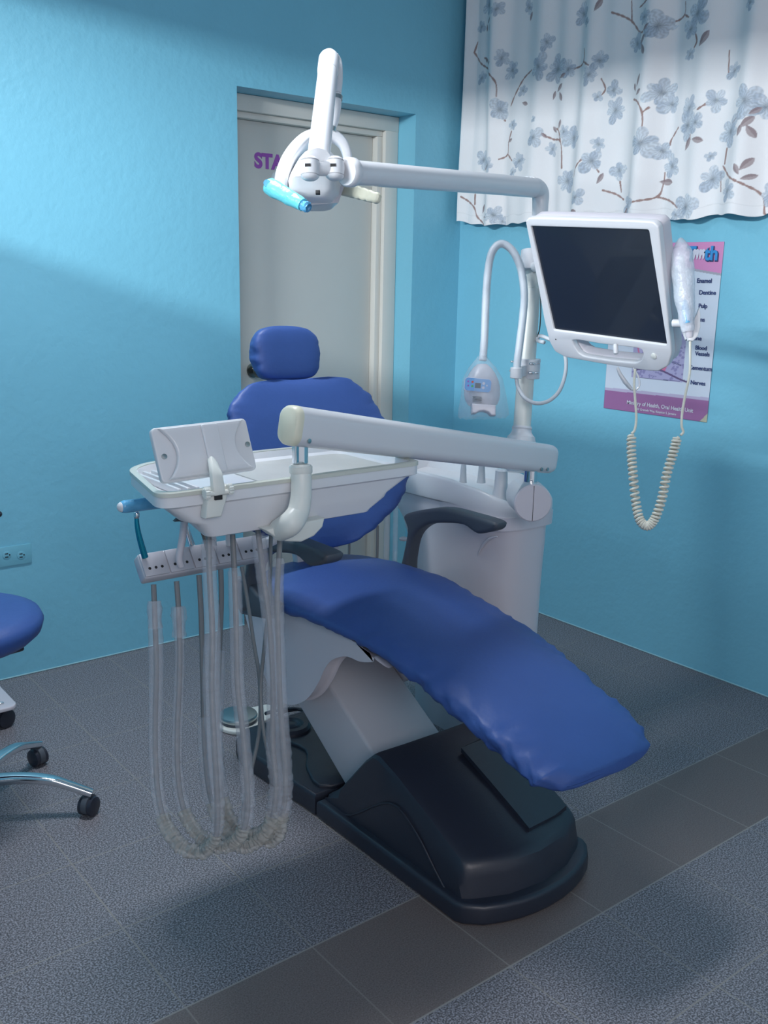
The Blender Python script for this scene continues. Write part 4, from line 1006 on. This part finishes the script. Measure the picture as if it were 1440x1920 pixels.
# ------------------------------------------------------------------ gooseneck curing lamp
def build_goose():
    dp = 2.88
    root = thing('whitening_lamp', AT(975, 700, dp), 'bagged white light head with blue control panel hanging on a gooseneck', 'lamp')
    pts = [AT(x, y, dp) for x, y in ((968, 706), (970, 680), (975, 640), (981, 590), (983, 550), (977, 505), (963, 473), (945, 458), (930, 462), (919, 484), (913, 530), (910, 590), (908, 640), (905, 676))]
    link('gooseneck', tube(spline(pts, 8), .0108, 16, rn=lambda i, k: 1+.05*noise.noise(Vector((i*.5, k*.7, 0)))), 'ptube', root, ang=180)
    link('gooseneck_film', tube(spline(pts, 8), .0125, 16, cap=False, rn=lambda i, k: 1+.10*noise.noise(Vector((i*.6, k*.9, 3)))), 'film', root, ang=180)
    # clamp
    c1 = AT(991, 691, 2.95); c2 = AT(968, 699, dp)
    cl = link('pole_clamp', join(revolve([(-.030, .033), (-.028, .035), (.028, .035), (.030, .033)], c1, (0, 0, 1), 28), revolve([(-.016, .0165), (-.014, .018), (.014, .018), (.016, .0165)], c2, (0, 0, 1), 24), obox(c1*.5+c2*.5, (c1-c2), (0, 0, 1), (c1-c2).cross(Vector((0, 0, 1))), .04, .03, .02)), 'white', root)
    for x, y in ((997, 682), (995, 699)):
        q = AT(x, y, 2.912); link('clamp_bolt', capsule(q-RGT*.004, q+RGT*.004, .0045), 'chrome', cl)
    for x, y in ((961, 678), (959, 695), (1009, 681), (1006, 699)):
        q = AT(x, y, 2.90); link('clamp_bolt', capsule(q-RGT*.004, q+RGT*.004, .0028), 'chrome', cl)
    # head
    rings = []
    for py, hw, dth, cx in ((683, 9, .012, 904), (690, 17, .022, 904), (700, 24, .032, 904), (712, 30, .038, 904), (726, 33.5, .042, 904), (740, 34, .043, 904), (750, 32, .042, 904), (758, 28, .038, 904.5), (763, 22, .034, 905)):
        c = AT(cx, py, dp); h = hw/FPX*dp; rings.append([c+RGT*h*math.copysign(abs(math.cos(a))**.8, math.cos(a))+FWD*dth*math.sin(a) for a in [2*math.pi*k/32 for k in range(32)]])
    link('light_head', loft(rings), 'pink', root, ang=60)
    nk = [(-22, 761), (22, 764), (22, 783), (14, 783), (8, 777), (0, 774.5), (-8, 775), (-14, 779), (-22, 779)]
    o = AT(903, 770, dp); ol = [((AT(903+x, y, dp)-o).dot(RGT), (AT(903+x, y, dp)-o).dot(UPV)) for x, y in nk]
    link('mouth_guard_mount', prism([ol], o-FWD*0+FWD*-.0-FWD*.022-Vector((0, 0, 0)), RGT, UPV, .045, .004), 'pink', root)
    pf = dp-.046
    Ut = (RGT*1-UPV*.10).normalized(); Vt = (UPV+RGT*.10).normalized()
    pc = AT(896, 722, pf)
    link('panel_border', prism([rrect(-.040, .040, -.0205, .0205, .010)], pc+FWD*.002, Ut, Vt, .002), 'inkwhite', root)
    pn = link('control_panel', prism([rrect(-.038, .038, -.0185, .0185, .009)], pc+FWD*.0, Ut, Vt, .003), 'panelblue', root)
    def dot(x, y, r, mm, nm):
        q = AT(x, y, pf-.003); link(nm, prism([[(r*math.cos(a), r*math.sin(a)) for a in [k*math.pi/8 for k in range(16)]]], q+FWD*.0008, Ut, Vt, .0012), mm, pn)
    q = AT(896, 723, pf-.003); link('display', prism([rrect(-.0085, .0085, -.0075, .0075, .001)], q+FWD*.0008, Ut, Vt, .0012), 'hole', pn)
    dot(886, 716, .0034, 'red', 'button'); dot(885.5, 724, .0034, 'green', 'button'); dot(907, 719, .0042, 'inkwhite', 'button'); dot(906, 727, .0042, 'inkwhite', 'button')
    dot(878, 715, .0026, 'purple', 'button'); dot(878, 723, .0026, 'purple', 'button'); dot(913, 723, .0024, 'inkwhite', 'button')
    for k in range(5):
        q = AT(894.5, 744+k*2.3, pf+.002); link('vent', obox(q, Ut, Vt, FWD, .027, .0009, .006), 'hole', root)
    # plastic bag
    rings = []
    for py, hl, hr, dth in ((668, 8, 8, .013), (676, 13, 14, .02), (690, 25, 27, .036), (710, 35, 38, .052), (740, 40, 44, .056), (765, 42, 50, .052), (778, 44, 50, .045), (784, 40, 44, .04)):
        c0 = AT(904, py, dp); ring = []
        for k in range(40):
            a = 2*math.pi*k/40; ca = math.cos(a); h = (hr if ca > 0 else hl)/FPX*dp
            ns = 1+.10*noise.noise(Vector((k*.45, py*.05, 1)))*(1 if py > 700 else .5)
            ring.append(c0+RGT*h*ca*ns+FWD*dth*math.sin(a)*ns+UPV*(.006*noise.noise(Vector((k*.5, 9, py)))))
        rings.append(ring)
    link('plastic_bag', loft(rings, cap=False), 'film', root, ang=180)
    # cable from gooseneck foot round to behind monitor
    cb = [AT(x, y, d) for x, y, d in ((968, 708, dp), (972, 728, dp), (985, 747, 2.86), (1005, 756, 2.86), (1028, 752, 2.87), (1048, 734, 2.88), (1059, 705, 2.9), (1061, 675, 2.9), (1052, 650, 2.9), (1030, 636, 2.9), (1012, 630, 2.93), (1008, 638, 2.93), (1020, 642, 2.9))]
    link('cable', tube(spline(cb, 8), .0058, 12), 'ptube', root, ang=180)
    link('pole_cable', tube(spline([AT(1013, 540, 2.93), AT(1014, 580, 2.93), AT(1012, 615, 2.93), AT(1007, 632, 2.93)], 6), .0018, 6), 'hole', root)
build_goose()

# ------------------------------------------------------------------ foot pedal
def build_pedal():
    c = P(447, 1352, 2, .012)
    root = thing('foot_pedal', (c.x, c.y, 0), 'round steel foot pedal on a pale base on the floor behind the hoses', 'foot pedal')
    ux_ = (P(500, 1330, 2, .01)-P(440, 1352, 2, .01)).normalized(); vy = Vector((-ux_.y, ux_.x, 0))
    ol = [(-.075, 0), (-.055, .06), (0, .078), (.06, .06), (.12, .045), (.15, .03), (.15, -.03), (.12, -.045), (.06, -.06), (0, -.078), (-.055, -.06)]
    link('pedal_base', prism([[tuple(q) for q in spline(ol, 5, True)]], (c.x, c.y, .001), ux_, vy, .014, .004), 'warm', root)
    link('pedal_ring', cyl((c.x, c.y, .014), (c.x, c.y, .028), .060), 'dgrey', root)
    link('pedal_disc', revolve([(0, .061), (.008, .063), (.013, .060), (.017, .045), (.018, .01)], (c.x, c.y, .026), (0, 0, 1), 40), 'steel', root)
    cb = [Vector((c.x, c.y, .02))+ux_*.14, P(510, 1345, 2, .01), P(530, 1335, 2, .05), P(560, 1330, 2, .05)]
    link('pedal_cable', tube(spline(cb, 6), .005, 8), 'black', root)
build_pedal()

# ------------------------------------------------------------------ stool (cut by the left frame edge)
def caster(root, x, y, ang, r=.026):
    d = Vector((math.cos(ang), math.sin(ang), 0)); s = Vector((-d.y, d.x, 0)); c = Vector((x, y, r))
    cs = link('caster', revolve([(-.022, r*.75), (-.019, r), (-.006, r), (-.004, r*.8), (.004, r*.8), (.006, r), (.019, r), (.022, r*.75)], c, s, 28), 'black', root)
    link('caster_hood', revolve([(-.010, r*.6), (-.008, r*1.08), (.008, r*1.08), (.010, r*.6)], c+Vector((0, 0, .004)), s, 24), 'dgrey', cs)
    link('caster_stem', cyl((x, y, r), (x, y, r*2+.02), .006), 'chrome', cs)
def build_stool():
    cx, cy = -2.495, -.885
    root = thing('stool', (cx, cy, 0), 'round blue stool with chrome star base at the left edge', 'stool')
    link('seat', revolve([(-.052, .10), (-.048, .205), (-.030, .225), (-.006, .232), (.012, .224), (.026, .19), (.034, .12), (.036, .02)], (cx-.018, cy+.02, .548), (0, 0, 1), 48), 'blue', root, ang=180)
    link('seat_plate', box(cx-.09, cx+.12, cy-.06, cy+.1, .475, .50, .003), 'black', root)
    lv = P(40, 1213, 2, .44); link('height_lever', capsule(Vector((cx, cy, .435)), Vector((lv.x, lv.y, .435)), .007), 'black', root)
    link('gas_lift', join(cyl((cx, cy, .07), (cx, cy, .30), .025), cyl((cx, cy, .29), (cx, cy, .44), .014)), 'chrome', root)
    link('hub', cyl((cx, cy, .075), (cx, cy, .125), .035), 'chrome', root)
    t1 = P(168, 1520, 2, .0); t2 = P(64, 1432, 2, .0)
    a1 = math.atan2(-1.052-cy, -2.243-cx)
    for k in range(5):
        a = a1+k*2*math.pi/5; e = Vector((cx+.302*math.cos(a), cy+.302*math.sin(a), 0)); dd = Vector((math.cos(a), math.sin(a), 0))
        p = [Vector((cx, cy, .105))+dd*.02, Vector((cx, cy, .112))+dd*.12, Vector((cx, cy, .105))+dd*.20, Vector((cx, cy, .088))+dd*.25, Vector((cx, cy, .062))+dd*.312]
        link('leg', tube(spline(p, 7), [.019, .017, .0155, .014, .0125], 18, flat=(.75, 1.0)), 'chrome', root)
        caster(root, e.x, e.y, a+1.2)
build_stool()
def build_trolley():
    q = P(24, 1322, 2, .075)
    root = thing('trolley_base', (q.x-.2, q.y-.0, 0), 'white wheeled base plate corner behind the stool at the left edge', 'trolley')
    link('base_plate', prism([rrect(q.x-.42, q.x+.012, q.y-.02, q.y+.24, .03)], (0, 0, .066), (1, 0, 0), (0, 1, 0), .014, .004), 'pink', root)
    link('post', cyl((q.x-.25, q.y+.12, .08), (q.x-.25, q.y+.12, .95), .018), 'white', root)
    for x, y in ((q.x-.025, q.y+.02), (q.x-.025, q.y+.20), (q.x-.39, q.y+.02), (q.x-.39, q.y+.20)): caster(root, x, y, .4, .030)
    b = P(2, 1319, 2, .083); link('bolt', capsule(b-Vector((.006, 0, 0)), b+Vector((.004, 0, 0)), .005), 'chrome', root)
    b = P(-2, 964, 1, q.y+.1); link('knob', capsule(b-Vector((.02, 0, 0)), b, .010), 'black', root)
build_trolley()
